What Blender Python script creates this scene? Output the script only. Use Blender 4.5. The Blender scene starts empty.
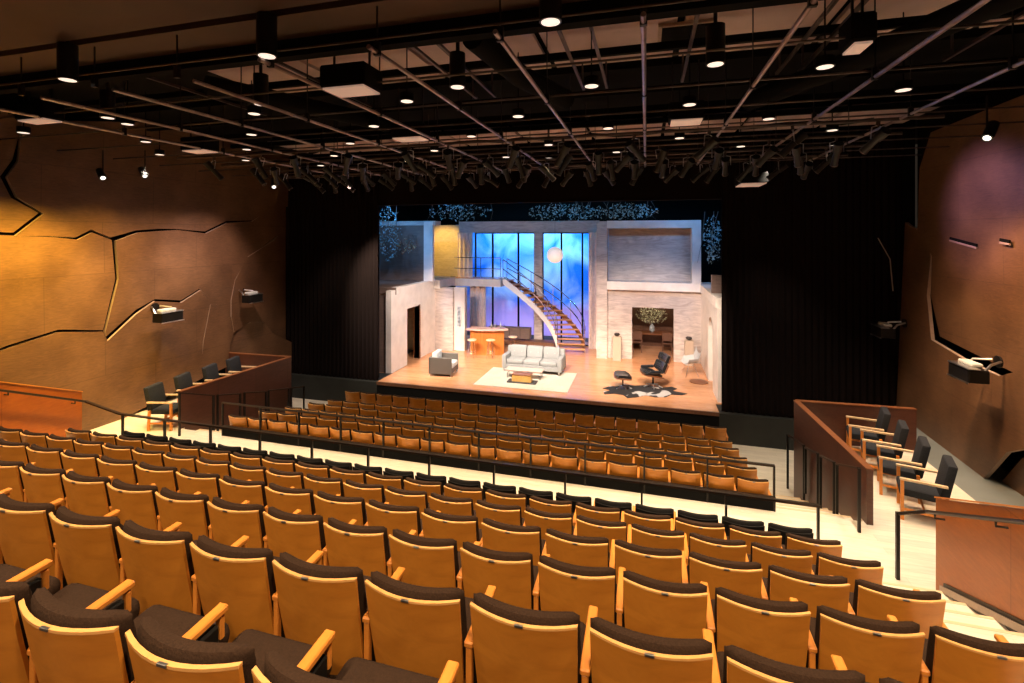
import bpy, bmesh, math, random
from mathutils import Vector, Matrix
random.seed(7)
PI = math.pi
sc = bpy.context.scene
C = sc.collection
EYE = 5.77                       # height of the camera above the flat floor in front of the stage
FPX = 17 / 36 * 1024
YAW = math.atan(134 / FPX)
SY, CY = math.sin(YAW), math.cos(YAW)

# ------------------------------------------------------------------ measuring helpers (rays of the survey)
def ray(px, py):
    r = (px - 512) / FPX; d = (py - 236) / FPX
    return Vector((-SY + CY * r, CY + SY * r, -d))
def onx(px, py, x):
    a = ray(px, py); t = x / a.x
    return Vector((x, a.y * t, EYE + a.z * t))
def ony(px, py, y):
    a = ray(px, py); t = y / a.y
    return Vector((a.x * t, y, EYE + a.z * t))
def project(p):
    f = -SY * p[0] + CY * p[1]; r = CY * p[0] + SY * p[1]
    if f < 0.05: return None
    return 512 + FPX * r / f, 236 + FPX * (EYE - p[2]) / f

# ------------------------------------------------------------------ materials
def new_mat(name):
    m = bpy.data.materials.new(name); m.use_nodes = True
    nt = m.node_tree; b = nt.nodes['Principled BSDF']
    return m, nt, b
def plain(name, col, rough=0.6, metal=0.0, spec=0.5, noise=0.0, nscale=20, bump=0.0):
    m, nt, b = new_mat(name)
    b.inputs['Base Color'].default_value = (*col, 1); b.inputs['Roughness'].default_value = rough
    b.inputs['Metallic'].default_value = metal
    b.inputs['Specular IOR Level'].default_value = spec
    if noise or bump:
        tc = nt.nodes.new('ShaderNodeTexCoord'); n = nt.nodes.new('ShaderNodeTexNoise')
        n.inputs['Scale'].default_value = nscale; n.inputs['Detail'].default_value = 5
        nt.links.new(tc.outputs['Object'], n.inputs['Vector'])
        if noise:
            r = nt.nodes.new('ShaderNodeValToRGB')
            r.color_ramp.elements[0].position = .3; r.color_ramp.elements[1].position = .7
            r.color_ramp.elements[0].color = (*[c * (1 - noise) for c in col], 1)
            r.color_ramp.elements[1].color = (*[min(1, c * (1 + noise)) for c in col], 1)
            nt.links.new(n.outputs['Fac'], r.inputs['Fac']); nt.links.new(r.outputs['Color'], b.inputs['Base Color'])
        if bump:
            bp = nt.nodes.new('ShaderNodeBump'); bp.inputs['Strength'].default_value = bump; bp.inputs['Distance'].default_value = .01
            nt.links.new(n.outputs['Fac'], bp.inputs['Height']); nt.links.new(bp.outputs['Normal'], b.inputs['Normal'])
    return m
def wood(name, c1, c2, scale=(1, 1, 1), rough=0.4, dist=2.0, boards=None, spec=.5, detail=6, blotch=.35):
    """grain: noise stretched by 'scale'; 'boards' = (width, length, gap colour) adds board or panel seams"""
    m, nt, b = new_mat(name)
    N = nt.nodes.new; L = nt.links.new
    tc = N('ShaderNodeTexCoord'); mp = N('ShaderNodeMapping'); mp.inputs['Scale'].default_value = scale
    L(tc.outputs['Object'], mp.inputs['Vector'])
    n = N('ShaderNodeTexNoise'); n.inputs['Scale'].default_value = 3; n.inputs['Detail'].default_value = detail
    n.inputs['Distortion'].default_value = dist; n.inputs['Roughness'].default_value = .62
    L(mp.outputs['Vector'], n.inputs['Vector'])
    n2 = N('ShaderNodeTexNoise'); n2.inputs['Scale'].default_value = 1.3; n2.inputs['Detail'].default_value = 3
    L(tc.outputs['Object'], n2.inputs['Vector'])
    mx = N('ShaderNodeMix'); mx.data_type = 'FLOAT'; mx.inputs[0].default_value = blotch
    L(n.outputs['Fac'], mx.inputs[2]); L(n2.outputs['Fac'], mx.inputs[3])
    r = N('ShaderNodeValToRGB'); r.color_ramp.elements[0].position = .36; r.color_ramp.elements[1].position = .64
    r.color_ramp.elements[0].color = (*c1, 1); r.color_ramp.elements[1].color = (*c2, 1)
    L(mx.outputs[0], r.inputs['Fac'])
    out = r.outputs['Color']
    if boards:
        axes, bw, bl, gapc, gap = boards
        sp = N('ShaderNodeSeparateXYZ'); L(tc.outputs['Object'], sp.inputs[0]); cb = N('ShaderNodeCombineXYZ')
        L(sp.outputs[axes[0]], cb.inputs[0]); L(sp.outputs[axes[1]], cb.inputs[1])
        br = N('ShaderNodeTexBrick'); br.inputs['Scale'].default_value = 1
        br.inputs['Brick Width'].default_value = bl; br.inputs['Row Height'].default_value = bw
        br.inputs['Mortar Size'].default_value = gap; br.inputs['Mortar Smooth'].default_value = .1
        br.inputs['Color1'].default_value = (.86, .86, .86, 1); br.inputs['Color2'].default_value = (1.0, 1.0, 1.0, 1)
        br.inputs['Mortar'].default_value = (gapc, gapc, gapc, 1)
        L(cb.outputs[0], br.inputs['Vector'])
        ml = N('ShaderNodeMix'); ml.data_type = 'RGBA'; ml.blend_type = 'MULTIPLY'; ml.inputs[0].default_value = 1
        L(out, ml.inputs[6]); L(br.outputs['Color'], ml.inputs[7]); out = ml.outputs[2]
    L(out, b.inputs['Base Color'])
    b.inputs['Roughness'].default_value = rough; b.inputs['Specular IOR Level'].default_value = spec
    return m
def emit(name, col, s):
    m, nt, b = new_mat(name)
    b.inputs['Base Color'].default_value = (*col, 1); b.inputs['Emission Color'].default_value = (*col, 1); b.inputs['Emission Strength'].default_value = s
    return m

M = {}
M['seat_wood'] = wood('seat_wood', (.52, .180, .022), (.72, .285, .040), (1.0, 1.0, 2.2), .36, 1.2, blotch=.5)
M['seat_edge'] = wood('seat_edge', (.62, .30, .095), (.76, .40, .14), (6, 1, 1), .4, .5)
M['arm_wood'] = wood('arm_wood', (.60, .20, .03), (.74, .27, .045), (8, 1.5, 8), .38, 1)
M['seat_fabric'] = plain('brown_fabric', (.034, .018, .011), .95, spec=.15, noise=.25, nscale=120, bump=.3)
M['black_fabric'] = plain('black_fabric', (.012, .011, .011), .95, spec=.15, noise=.2, nscale=90, bump=.25)
M['chair_fabric'] = plain('charcoal_fabric', (.022, .024, .03), .9, spec=.2, noise=.25, nscale=60, bump=.2)
M['plate'] = plain('number_plate_metal', (.25, .25, .27), .35, .9)
M['black_metal'] = plain('black_metal', (.02, .018, .017), .42, .6)
M['rail_metal'] = plain('bronze_rail_metal', (.045, .032, .026), .38, .7)
M['pipe'] = plain('grey_pipe_metal', (.40, .31, .28), .35, .8, noise=.25, nscale=6)
M['pipe_dark'] = plain('dark_pipe_metal', (.09, .07, .07), .4, .75, noise=.25, nscale=5)
M['steel'] = plain('brushed_steel', (.6, .6, .62), .3, 1.0)
M['chrome'] = plain('chrome', (.75, .75, .78), .12, 1.0)
M['black'] = plain('matt_black', (.006, .006, .006), .9, spec=.1)
M['blackdrape'] = plain('black_drape', (.010, .0065, .006), .95, spec=.05)
M['fascia'] = plain('dark_grey_fascia', (.028, .030, .028), .7, spec=.3, noise=.15, nscale=2)
M['fixture'] = plain('fixture_black_paint', (.005, .0045, .0045), .45, .0, spec=.35)
M['lensglass'] = plain('dark_lens', (.35, .33, .36), .08, .6, spec=1)
M['ashfloor'] = wood('pale_ash_floor', (.70, .62, .50), (.82, .75, .64), (1.2, 9, 1), .45, .6, boards=((0, 1), .16, 2.2, .78, .004))
M['ashriser'] = wood('ash_stair_edge', (.62, .44, .26), (.74, .56, .36), (1, 6, 1), .45, .6)
M['carpet'] = plain('dark_step_carpet', (.045, .028, .018), .95, spec=.1, noise=.3, nscale=30)
M['greyfloor'] = plain('grey_floor', (.17, .19, .185), .55, noise=.12, nscale=1.2)
M['wallwood'] = wood('stained_wall_plywood', (.100, .050, .025), (.200, .104, .052), (5, .7, 5), .42, 3.5, boards=((1, 2), 1.22, 2.44, .70, .009), detail=8, blotch=.5)
M['walledge'] = wood('plywood_panel_edge', (.34, .24, .18), (.42, .31, .24), (3, 3, 3), .5)
M['parapet'] = wood('dark_parapet_wood', (.070, .024, .014), (.115, .042, .026), (1, .7, 5), .38, 2, boards=((1, 2), 3.2, 1.15, .5, .008))
M['boxwood'] = wood('orange_stair_wall_wood', (.34, .088, .007), (.46, .125, .012), (3, .7, 4), .4, 3, boards=((1, 2), 3.0, 2.4, .6, .006))
M['soffit'] = plain('brown_soffit', (.090, .050, .034), .6, noise=.2, nscale=1.2)
M['cloud'] = plain('brown_ceiling_panel', (.56, .43, .42), .6, noise=.12, nscale=1.5)
M['lens'] = emit('lit_lamp_lens', (1, .82, .68), 1.1)
M['lens_dim'] = emit('lit_fixture_lens', (1, .93, .85), 2)
M['diffuser'] = emit('grille_painted_glow', (1, .70, .55), .22)  # faint glow put into the air grilles' colour; they are no lamps
M['stagewood'] = wood('stage_floor_wood', (.54, .245, .11), (.69, .355, .185), (1.0, 8, 1), .22, 1, boards=((0, 1), .14, 1.9, .72, .004))
M['setwall'] = wood('board_marked_set_wall', (.40, .335, .30), (.68, .58, .51), (.3, .3, 1.5), .7, 2.5, boards=((0, 2), .28, 2.6, .86, .005), blotch=.3)
M['setplaster'] = plain('pale_set_plaster', (.74, .67, .60), .7, noise=.08, nscale=3)
M['setdark'] = wood('dark_set_boards', (.12, .075, .06), (.20, .13, .10), (.7, .7, 6), .6, 2, boards=((0, 2), .28, 2.2, .7, .005))
M['setyellow'] = wood('plain_ply_set_wall', (.46, .34, .20), (.66, .52, .32), (.8, .8, 4), .6, 2)
M['curtain'] = plain('linen_curtain', (.80, .66, .60), .85, noise=.1, nscale=8)
M['sofa'] = plain('white_upholstery', (.27, .285, .295), .8, noise=.05, nscale=30, bump=.2)
M['rug'] = wood('cream_rug', (.44, .40, .34), (.60, .56, .49), (2, 2, 1), .95, 4, spec=.1)
M['grey_leather'] = plain('grey_leather', (.085, .075, .065), .5)
M['ltgrey'] = plain('light_grey_upholstery', (.50, .52, .50), .75)
M['black_leather'] = plain('black_leather', (.012, .014, .016), .22, spec=.8)
M['walnut'] = wood('walnut_shell', (.16, .05, .02), (.24, .09, .035), (2, 2, 6), .35)
M['barwood'] = wood('bar_front_wood', (.42, .125, .022), (.56, .20, .042), (7, 7, .6), .4, 1)
M['bartop'] = plain('pink_stone_bar_top', (.66, .42, .36), .3, noise=.1, nscale=15)
M['stoolwood'] = wood('pale_stool_wood', (.66, .45, .26), (.8, .6, .4), (4, 4, 1), .4)
M['treadwood'] = wood('stair_tread_wood', (.44, .19, .065), (.60, .28, .11), (1.5, 1.5, 1), .4)
M['white'] = plain('white_paint', (.80, .76, .72), .5)
M['shell'] = plain('white_plastic_shell', (.42, .42, .42), .3)
M['globe'] = emit('pendant_globe', (1, .78, .66), .55)
M['gold'] = wood('gilt_wood', (.45, .24, .06), (.62, .36, .11), (3, 3, 3), .35)
M['hide'] = None
M['leaf'] = plain('stage_leaf', (.22, .36, .38), .6, noise=.3, nscale=9)
M['leafpale'] = plain('pale_blossom_leaf', (.72, .72, .50), .6)
M['twig'] = plain('twig_bark', (.09, .07, .06), .8)
M['diningbrown'] = wood('dining_room_panelling', (.11, .045, .022), (.18, .08, .04), (5, 5, .8), .5)
M['pedestal'] = plain('tan_pedestal', (.42, .33, .25), .6)
M['bluebox'] = plain('art_print_grey', (.30, .33, .36), .6, noise=.7, nscale=9)

def hide_mat():
    m, nt, b = new_mat('cow_hide_patches')
    tc = nt.nodes.new('ShaderNodeTexCoord'); n = nt.nodes.new('ShaderNodeTexNoise'); n.inputs['Scale'].default_value = 2.1; n.inputs['Detail'].default_value = 2
    r = nt.nodes.new('ShaderNodeValToRGB'); r.color_ramp.elements[0].position = .55; r.color_ramp.elements[1].position = .58
    r.color_ramp.elements[0].color = (.012, .011, .012, 1); r.color_ramp.elements[1].color = (.42, .40, .39, 1)
    nt.links.new(tc.outputs['Object'], n.inputs['Vector']); nt.links.new(n.outputs['Fac'], r.inputs['Fac']); nt.links.new(r.outputs['Color'], b.inputs['Base Color'])
    b.inputs['Roughness'].default_value = .8
    return m
M['hide'] = hide_mat()
def sky_drop():
    m, nt, b = new_mat('painted_cloud_drop'); N = nt.nodes.new; L = nt.links.new
    tc = N('ShaderNodeTexCoord'); n = N('ShaderNodeTexNoise'); n.inputs['Scale'].default_value = .55; n.inputs['Detail'].default_value = 6; n.inputs['Distortion'].default_value = .8
    L(tc.outputs['Object'], n.inputs['Vector'])
    r = N('ShaderNodeValToRGB'); e = r.color_ramp.elements
    e[0].position = .38; e[0].color = (.03, .22, .80, 1); e[1].position = .66; e[1].color = (.66, .74, .95, 1)
    L(n.outputs['Fac'], r.inputs['Fac'])
    # low hills painted along the foot of the drop
    sp = N('ShaderNodeSeparateXYZ'); L(tc.outputs['Object'], sp.inputs[0])
    n2 = N('ShaderNodeTexNoise'); n2.inputs['Scale'].default_value = .7; n2.inputs['Detail'].default_value = 4; L(tc.outputs['Object'], n2.inputs['Vector'])
    ma = N('ShaderNodeMath'); ma.operation = 'MULTIPLY_ADD'; L(n2.outputs['Fac'], ma.inputs[0]); ma.inputs[1].default_value = 2.4; L(sp.outputs[2], ma.inputs[2])
    mr = N('ShaderNodeMapRange'); mr.inputs[1].default_value = 3.5; mr.inputs[2].default_value = 4.1; L(ma.outputs[0], mr.inputs[0])
    mx = N('ShaderNodeMix'); mx.data_type = 'RGBA'; mx.inputs[6].default_value = (.42, .28, .52, 1)
    L(mr.outputs[0], mx.inputs[0]); L(r.outputs['Color'], mx.inputs[7]); L(mx.outputs[2], b.inputs['Base Color'])
    b.inputs['Roughness'].default_value = .95; b.inputs['Specular IOR Level'].default_value = 0
    return m
M['skydrop'] = sky_drop()
def glass():
    m = bpy.data.materials.new('window_glass'); m.use_nodes = True; nt = m.node_tree; nt.nodes.clear()
    o = nt.nodes.new('ShaderNodeOutputMaterial'); t = nt.nodes.new('ShaderNodeBsdfTransparent'); g = nt.nodes.new('ShaderNodeBsdfGlossy'); g.inputs['Roughness'].default_value = .03
    f = nt.nodes.new('ShaderNodeFresnel'); f.inputs['IOR'].default_value = 1.35; x = nt.nodes.new('ShaderNodeMixShader')
    nt.links.new(f.outputs[0], x.inputs[0]); nt.links.new(t.outputs[0], x.inputs[1]); nt.links.new(g.outputs[0], x.inputs[2]); nt.links.new(x.outputs[0], o.inputs[0])
    return m
M['glass'] = glass()

# ------------------------------------------------------------------ mesh builder
class MB:
    def __init__(s): s.v = []; s.f = []
    def add(s, vs, fs):
        k = len(s.v); s.v += [tuple(v) for v in vs]; s.f += [tuple(i + k for i in f) for f in fs]; return s
    def box(s, x0, x1, y0, y1, z0, z1):
        return s.add([(x0, y0, z0), (x1, y0, z0), (x1, y1, z0), (x0, y1, z0), (x0, y0, z1), (x1, y0, z1), (x1, y1, z1), (x0, y1, z1)],
                     [(0, 3, 2, 1), (4, 5, 6, 7), (0, 1, 5, 4), (1, 2, 6, 5), (2, 3, 7, 6), (3, 0, 4, 7)])
    def rbox(s, x0, x1, y0, y1, z0, z1, r=.02, seg=2, fn=None):
        bm = bmesh.new(); bmesh.ops.create_cube(bm, size=1)
        for v in bm.verts: v.co = Vector(((x0 + x1) / 2 + v.co.x * (x1 - x0), (y0 + y1) / 2 + v.co.y * (y1 - y0), (z0 + z1) / 2 + v.co.z * (z1 - z0)))
        r = min(r, (x1 - x0) * .49, (y1 - y0) * .49, (z1 - z0) * .49)
        bmesh.ops.bevel(bm, geom=bm.edges[:], offset=r, segments=seg, profile=.5, affect='EDGES')
        bm.verts.index_update()
        vs = [v.co.copy() for v in bm.verts]
        if fn: vs = [fn(v) for v in vs]
        s.add(vs, [[v.index for v in f.verts] for f in bm.faces]); bm.free(); return s
    def loft(s, secs, cap=True, closed=True):
        k = len(s.v); n = len(secs[0])
        for q in secs: s.v += [tuple(p) for p in q]
        for i in range(len(secs) - 1):
            for j in range(n if closed else n - 1):
                a = k + i * n + j; b = k + i * n + (j + 1) % n
                s.f.append((a, b, b + n, a + n))
        if cap and closed:
            s.f.append(tuple(k + j for j in range(n))[::-1]); s.f.append(tuple(k + (len(secs) - 1) * n + j for j in range(n)))
        return s
    def tube(s, pts, r, n=8, closed_ends=True):
        pts = [Vector(p) for p in pts]; secs = []; up0 = None
        for i, p in enumerate(pts):
            d = (pts[min(i + 1, len(pts) - 1)] - pts[max(i - 1, 0)]).normalized()
            if up0 is None: up0 = Vector((0, 0, 1)) if abs(d.z) < .9 else Vector((1, 0, 0))
            a = d.cross(up0)
            if a.length < 1e-4: a = d.cross(Vector((0, 1, 0)))
            a.normalize(); b = a.cross(d).normalized()
            rr = r[i] if isinstance(r, (list, tuple)) else r
            secs.append([p + a * rr * math.cos(2 * PI * j / n) + b * rr * math.sin(2 * PI * j / n) for j in range(n)])
        return s.loft(secs, closed_ends)
    def bar(s, p, q, w, h):
        """rectangular bar p->q, w across, h upward"""
        p = Vector(p); q = Vector(q); d = (q - p).normalized(); up = Vector((0, 0, 1)) if abs(d.z) < .95 else Vector((0, 1, 0))
        a = d.cross(up).normalized() * w / 2; b = a.cross(d).normalized() * h / 2
        return s.loft([[e - a - b, e + a - b, e + a + b, e - a + b] for e in (p, q)])
    def cyl(s, c, r, z0, z1, n=16, r2=None):
        r2 = r if r2 is None else r2
        return s.loft([[(c[0] + q * math.cos(2 * PI * j / n), c[1] + q * math.sin(2 * PI * j / n), z) for j in range(n)] for q, z in ((r, z0), (r2, z1))])
    def lathe(s, c, prof, n=20):
        return s.loft([[(c[0] + max(q, 1e-4) * math.cos(2 * PI * j / n), c[1] + max(q, 1e-4) * math.sin(2 * PI * j / n), c[2] + z) for j in range(n)] for q, z in prof])
    def prism(s, poly, d):
        """poly: list of 3d points, extruded by vector d"""
        n = len(poly); k = len(s.v); d = Vector(d)
        s.v += [tuple(Vector(p)) for p in poly] + [tuple(Vector(p) + d) for p in poly]
        s.f.append(tuple(range(k, k + n))[::-1]); s.f.append(tuple(range(k + n, k + 2 * n)))
        for j in range(n): s.f.append((k + j, k + (j + 1) % n, k + n + (j + 1) % n, k + n + j))
        return s
    def mesh(s, name, mat, smooth=False):
        me = bpy.data.meshes.new(name); me.from_pydata(s.v, [], s.f)
        bm = bmesh.new(); bm.from_mesh(me); bmesh.ops.recalc_face_normals(bm, faces=bm.faces[:]); bm.to_mesh(me); bm.free()
        me.materials.append(mat)
        if smooth:
            me.polygons.foreach_set('use_smooth', [True] * len(me.polygons))
            try: me.set_sharp_from_angle(angle=math.radians(38))
            except Exception: pass
        me.update(); return me
    def build(s, name, mat, parent=None, smooth=False, loc=None, rotz=0):
        o = bpy.data.objects.new(name, s.mesh(name, mat, smooth)); C.objects.link(o)
        if parent: o.parent = parent
        if loc: o.location = loc
        o.rotation_euler[2] = rotz
        return o
def tag(o, label=None, cat=None, group=None, kind=None):
    if label: o['label'] = label
    if cat: o['category'] = cat
    if group: o['group'] = group
    if kind: o['kind'] = kind
    return o
def thing(name, loc=(0, 0, 0), rotz=0, label=None, cat=None, group=None):
    o = bpy.data.objects.new(name, None); C.objects.link(o); o.empty_display_size = .2
    o.location = loc; o.rotation_euler[2] = rotz
    return tag(o, label, cat, group)
def struct(o, label=None, cat=None): return tag(o, label, cat, None, 'structure')
def dup(root, loc, rotz=None, label=None, group=None):
    r = root.copy(); C.objects.link(r); r.location = loc
    if rotz is not None: r.rotation_euler[2] = rotz
    if label: r['label'] = label
    if group: r['group'] = group
    for ch in root.children:
        c = ch.copy(); C.objects.link(c); c.parent = r
        for g in ch.children:
            d = g.copy(); C.objects.link(d); d.parent = c
    return r
ORD = ['first', 'second', 'third', 'fourth', 'fifth', 'sixth', 'seventh', 'eighth', 'ninth', 'tenth', 'eleventh', 'twelfth', 'thirteenth', 'fourteenth',
       'fifteenth', 'sixteenth', 'seventeenth', 'eighteenth', 'nineteenth', 'twentieth', 'twenty-first', 'twenty-second']

# ------------------------------------------------------------------ camera
cam = bpy.data.cameras.new('camera'); co = bpy.data.objects.new('camera', cam); C.objects.link(co)
cam.lens = 17; cam.sensor_width = 36; cam.shift_y = -(341.5 - 236) / 1024; cam.clip_start = .05; cam.clip_end = 200
co.location = (0, 0, EYE); co.rotation_euler = (PI / 2, 0, YAW); sc.camera = co
sc.view_settings.view_transform = 'Standard'; sc.view_settings.look = 'None'; sc.view_settings.exposure = 0; sc.view_settings.gamma = 1
try: sc.view_settings.use_curve_mapping = False
except Exception: pass
w = bpy.data.worlds.new('world'); sc.world = w; w.use_nodes = True
w.node_tree.nodes['Background'].inputs[0].default_value = (1, .75, .55, 1); w.node_tree.nodes['Background'].inputs[1].default_value = .02

# ------------------------------------------------------------------ the room
AIS = 1.27            # cross aisle and box platforms
STG = .84             # stage floor
rowY = {k: 1.27 + .9 * (k - 1) for k in range(1, 8)}
def tread(k): return AIS if k == 7 else 4.02 - .408 * rowY[k]
fy = {1: 13.25, 2: 12.39, 3: 11.51, 4: 10.62, 5: 9.73, 6: 8.85}
ftread = {1: 0.012, 2: 0.012, 3: .21, 4: .40, 5: .61, 6: .815}

struct(MB().box(-12.9, 6.6, 8.8, 14.55, -.2, 0).build('floor', M['ashfloor']))
struct(MB().box(-12.9, 5.4, 6.58, 8.82, .9, AIS).box(-12.9, -10.45, 8.82, 12.2, .9, AIS).box(3.3, 5.4, 8.82, 12.2, .9, AIS).build('floor_aisle', M['ashfloor']))
struct(MB().box(5.4, 9.5, 3.0, 14.6, .8, AIS - .03).build('floor_side', M['greyfloor']))
# the rake of the rear block: one carpeted step per row
mb = MB()
for k in range(-1, 7):
    y0 = 1.27 + .9 * (k - 1) - .12; z = 4.02 - .408 * (1.27 + .9 * (k - 1))
    mb.box(-9.5, 2.02, y0, y0 + (.9 if k < 6 else .93), z - 1.2, z)
struct(mb.build('floor_rake', M['carpet']))
for side, x0, x1 in (('right', 2.02, 3.52), ('left', -11.3, -9.5)):
    mb = MB(); me_ = MB()
    for i in range(16):
        y1 = 7.05 - .45 * i; z = AIS + .1835 * (i + 1)
        mb.box(x0, x1, y1 - .45, y1, z - .6, z); me_.box(x0, x1, y1 - .035, y1 + .004, z - .05, z + .004)
    s_ = struct(mb.build('floor_stairs_' + side, M['ashfloor']))
    me_.build('nosing', M['ashriser'], s_)
# front block steps
mb = MB()
for k in (3, 4, 5, 6):
    mb.box(-9.25, 2.08, fy[k] - .10, fy[k] + .795, -.1, ftread[k])
struct(mb.build('floor_front_rake', M['carpet']))
# steps down beside both parapets
for side, x0, x1 in (('right', 2.1, 3.3), ('left', -10.5, -9.25)):
    mb = MB(); e_ = MB()
    for i, z in enumerate((1.09, .91, .72, .54, .36, .18)):
        y0 = 8.82 + .46 * i
        mb.box(x0, x1, y0, y0 + .46, z - .5, z); e_.box(x0, x1, y0 + .42, y0 + .464, z - .18, z + .004)
    s_ = struct(mb.build('floor_steps_' + side, M['ashfloor'])); e_.build('nosing', M['ashriser'], s_)

# stage
st = struct(MB().box(-12.9, 6.6, 14.62, 26.5, -.1, STG - .02).build('floor_stage', M['fascia']))
MB().box(-8.78, 1.97, 14.6, 22.6, STG - .02, STG).box(1.97, 2.3, 15.3, 22.6, STG - .02, STG).box(-9.6, -8.78, 15.6, 22.6, STG - .02, STG).build('stage_boards', M['stagewood'], st)
MB().box(-12.9, -8.78, 14.55, 14.62, 0, STG - .02).box(1.97, 6.6, 14.55, 14.62, 0, STG - .02).build('side_front', M['fascia'], st)
MB().box(-8.78, 1.97, 14.55, 14.62, 0, STG - .02).build('stage_front', M['black'], st)
MB().box(-8.78, 1.97, 14.53, 14.6, STG - .10, STG).build('stage_edge_board', M['diningbrown'], st)
# proscenium: black walls and header
def drape(x0, x1, y, z0, z1, amp=.03, per=.16):
    mb = MB(); n = max(4, int((x1 - x0) / per * 4)); secs = []
    for i in range(n + 1):
        x = x0 + (x1 - x0) * i / n; yy = y + amp * math.sin(i * PI / 2)
        secs.append([(x, yy, z0), (x, yy, z1), (x, yy + .03, z1), (x, yy + .03, z0)])
    return mb.loft(secs)
struct(MB().box(-12.9, -8.95, 14.75, 15.0, STG, 8.8).build('wall_stage_left', M['blackdrape']))
struct(MB().box(2.35, 6.6, 14.75, 15.0, STG, 8.8).build('wall_stage_right', M['blackdrape']))
struct(MB().box(-8.95, 2.35, 14.75, 15.0, 6.82, 8.8).build('wall_stage_header', M['blackdrape']))
tag(drape(-12.6, -8.82, 14.68, STG, 8.6).build('stage_curtain', M['blackdrape']), 'tall black stage curtain hanging left of the lit set', 'curtain', 'black stage curtains')
tag(drape(2.05, 6.3, 14.68, STG, 8.6).build('stage_curtain', M['blackdrape']), 'tall black stage curtain hanging right of the lit set', 'curtain', 'black stage curtains')
struct(MB().box(-13, 6.7, 26.3, 26.5, -.1, 8.8).build('wall_back', M['black']))
struct(MB().box(-13.1, -12.9, 14.6, 26.5, -.1, 8.8).box(6.4, 6.6, 14.6, 26.5, -.1, 8.8).build('wall_wings', M['black']))
struct(MB().box(-13.4, 8.6, -3, 26.5, 8.8, 9.0).build('ceiling', M['black']))

# faceted side walls: base wall behind, panels in front
wl = struct(MB().box(-13.1, -12.92, -3, 14.75, 0, 8.8).build('wall_left', M['black']))
wr = struct(MB().box(6.72, 6.9, 3.0, 14.75, 0, 8.8).build('wall_right', M['black']))
struct(MB().box(-13.1, 8.9, -3.1, -3, 0, 8.8).build('wall_rear', M['parapet']))
def panel(parent, X0, pts, dx, tilt=(0, 0), th=.07, side=1, mat='wallwood'):
    """pts: (px, py[, dy, dz]) outline seen on the wall plane x=X0, the face then pushed dx into the room and tilted"""
    P = []
    for q in pts:
        p = onx(q[0], q[1], X0); p.z = min(p.z, 8.75); 
        if len(q) > 2: p += Vector((0, q[2], q[3]))
        P.append(p)
    cy = sum(p.y for p in P) / len(P); cz = sum(p.z for p in P) / len(P)
    F = [Vector((X0 + side * (dx + tilt[0] * (p.y - cy) + tilt[1] * (p.z - cz)), p.y, p.z)) for p in P]
    bm = bmesh.new(); vs = [bm.verts.new(p) for p in F]; f = bm.faces.new(vs)
    r = bmesh.ops.extrude_face_region(bm, geom=[f]); bmesh.ops.translate(bm, vec=(-side * th, 0, 0), verts=[v for v in r['geom'] if isinstance(v, bmesh.types.BMVert)])
    bmesh.ops.recalc_face_normals(bm, faces=bm.faces[:])
    me = bpy.data.meshes.new('wall_panel'); me.materials.append(M[mat]); me.materials.append(M['walledge'])
    for fc in bm.faces: fc.material_index = 0 if abs(fc.normal.x) > .7 else 1
    bmesh.ops.triangulate(bm, faces=[fc for fc in bm.faces if len(fc.verts) > 4])
    bm.to_mesh(me); bm.free()
    o = bpy.data.objects.new('wall_panel', me); C.objects.link(o); o.parent = parent; return o
XL = -12.55
G = .06   # open joint above a lower panel
panel(wl, XL, [(-90, 60), (-90, 228), (0, 235, 0, G), (14, 235.5, 0, G), (42, 213, -.05, 0), (16, 198, -.08, 0), (5, 177, -.08, 0), (17, 160, -.08, 0), (22, 120)], .00, (.0, .02))
panel(wl, XL, [(22, 120), (18, 161), (7, 177), (17, 197), (44, 214), (16, 236, 0, .0), (51, 237, 0, .02), (76, 239.7, 0, .05), (91, 232.5, 0, .07), (110.5, 240, 0, G), (135.6, 232.7, 0, G), (158, 231, 0, .06), (176, 230, 0, .03), (204, 233.5, 0, .06), (225, 223, 0, G), (251.5, 221.4, 0, .03), (270, 208), (292, 206), (292, 150), (150, 120)], .03, (.01, .02))
panel(wl, XL, [(-90, 228), (0, 235), (16, 236), (51, 237), (76, 239.7), (91, 232.5), (110, 240), (113, 279), (100, 330), (55, 332, 0, G), (2, 348.6, 0, G), (-90, 385, 0, G)], .085, (-.01, -.02))
panel(wl, XL, [(111.3, 241, .05, 0), (135.6, 232.7), (158, 231), (176, 230), (204, 233.5), (225, 223), (251.5, 221.4), (246, 256), (233, 280), (229, 300), (229, 317), (220, 304.6), (208, 304.4), (198.8, 290, 0, G), (179, 302.5, 0, G), (152.7, 301, 0, .05), (134, 314, 0, .11), (104.7, 340.2, 0, .1), (101, 331.5, .06, 0), (114, 279, .06, 0)], .075, (.0, .01))
panel(wl, XL, [(-90, 385), (2, 348.6), (55, 332), (101, 331.5), (104.7, 341), (134, 314), (152.7, 301), (179, 302.5), (198.8, 290), (208, 304.4), (200, 341), (199, 359), (199, 378), (87, 434), (-90, 520)], .10, (.0, -.02))
panel(wl, XL, [(208, 304.4), (220, 304.6), (229, 317), (232, 332), (228, 345), (226.5, 366), (199, 378), (199, 359), (200, 341, .03, 0)], .09, (-.03, 0))
panel(wl, XL, [(251.5, 221.4), (246, 256), (233, 280), (229, 300), (229, 317), (232, 332), (249, 322), (261, 322), (269, 333), (292, 345), (292, 206), (270, 208)], .04, (-.05, 0))
panel(wl, XL, [(232, 332), (249, 322), (261, 322), (269, 333), (292, 345), (292, 360), (226.5, 366), (228, 345)], .12, (.10, 0))
panel(wl, XL, [(272, 241), (246, 257.4), (246, 256.6), (262, 247), (277, 236)], .06, (0, 0), mat='walledge')
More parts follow.
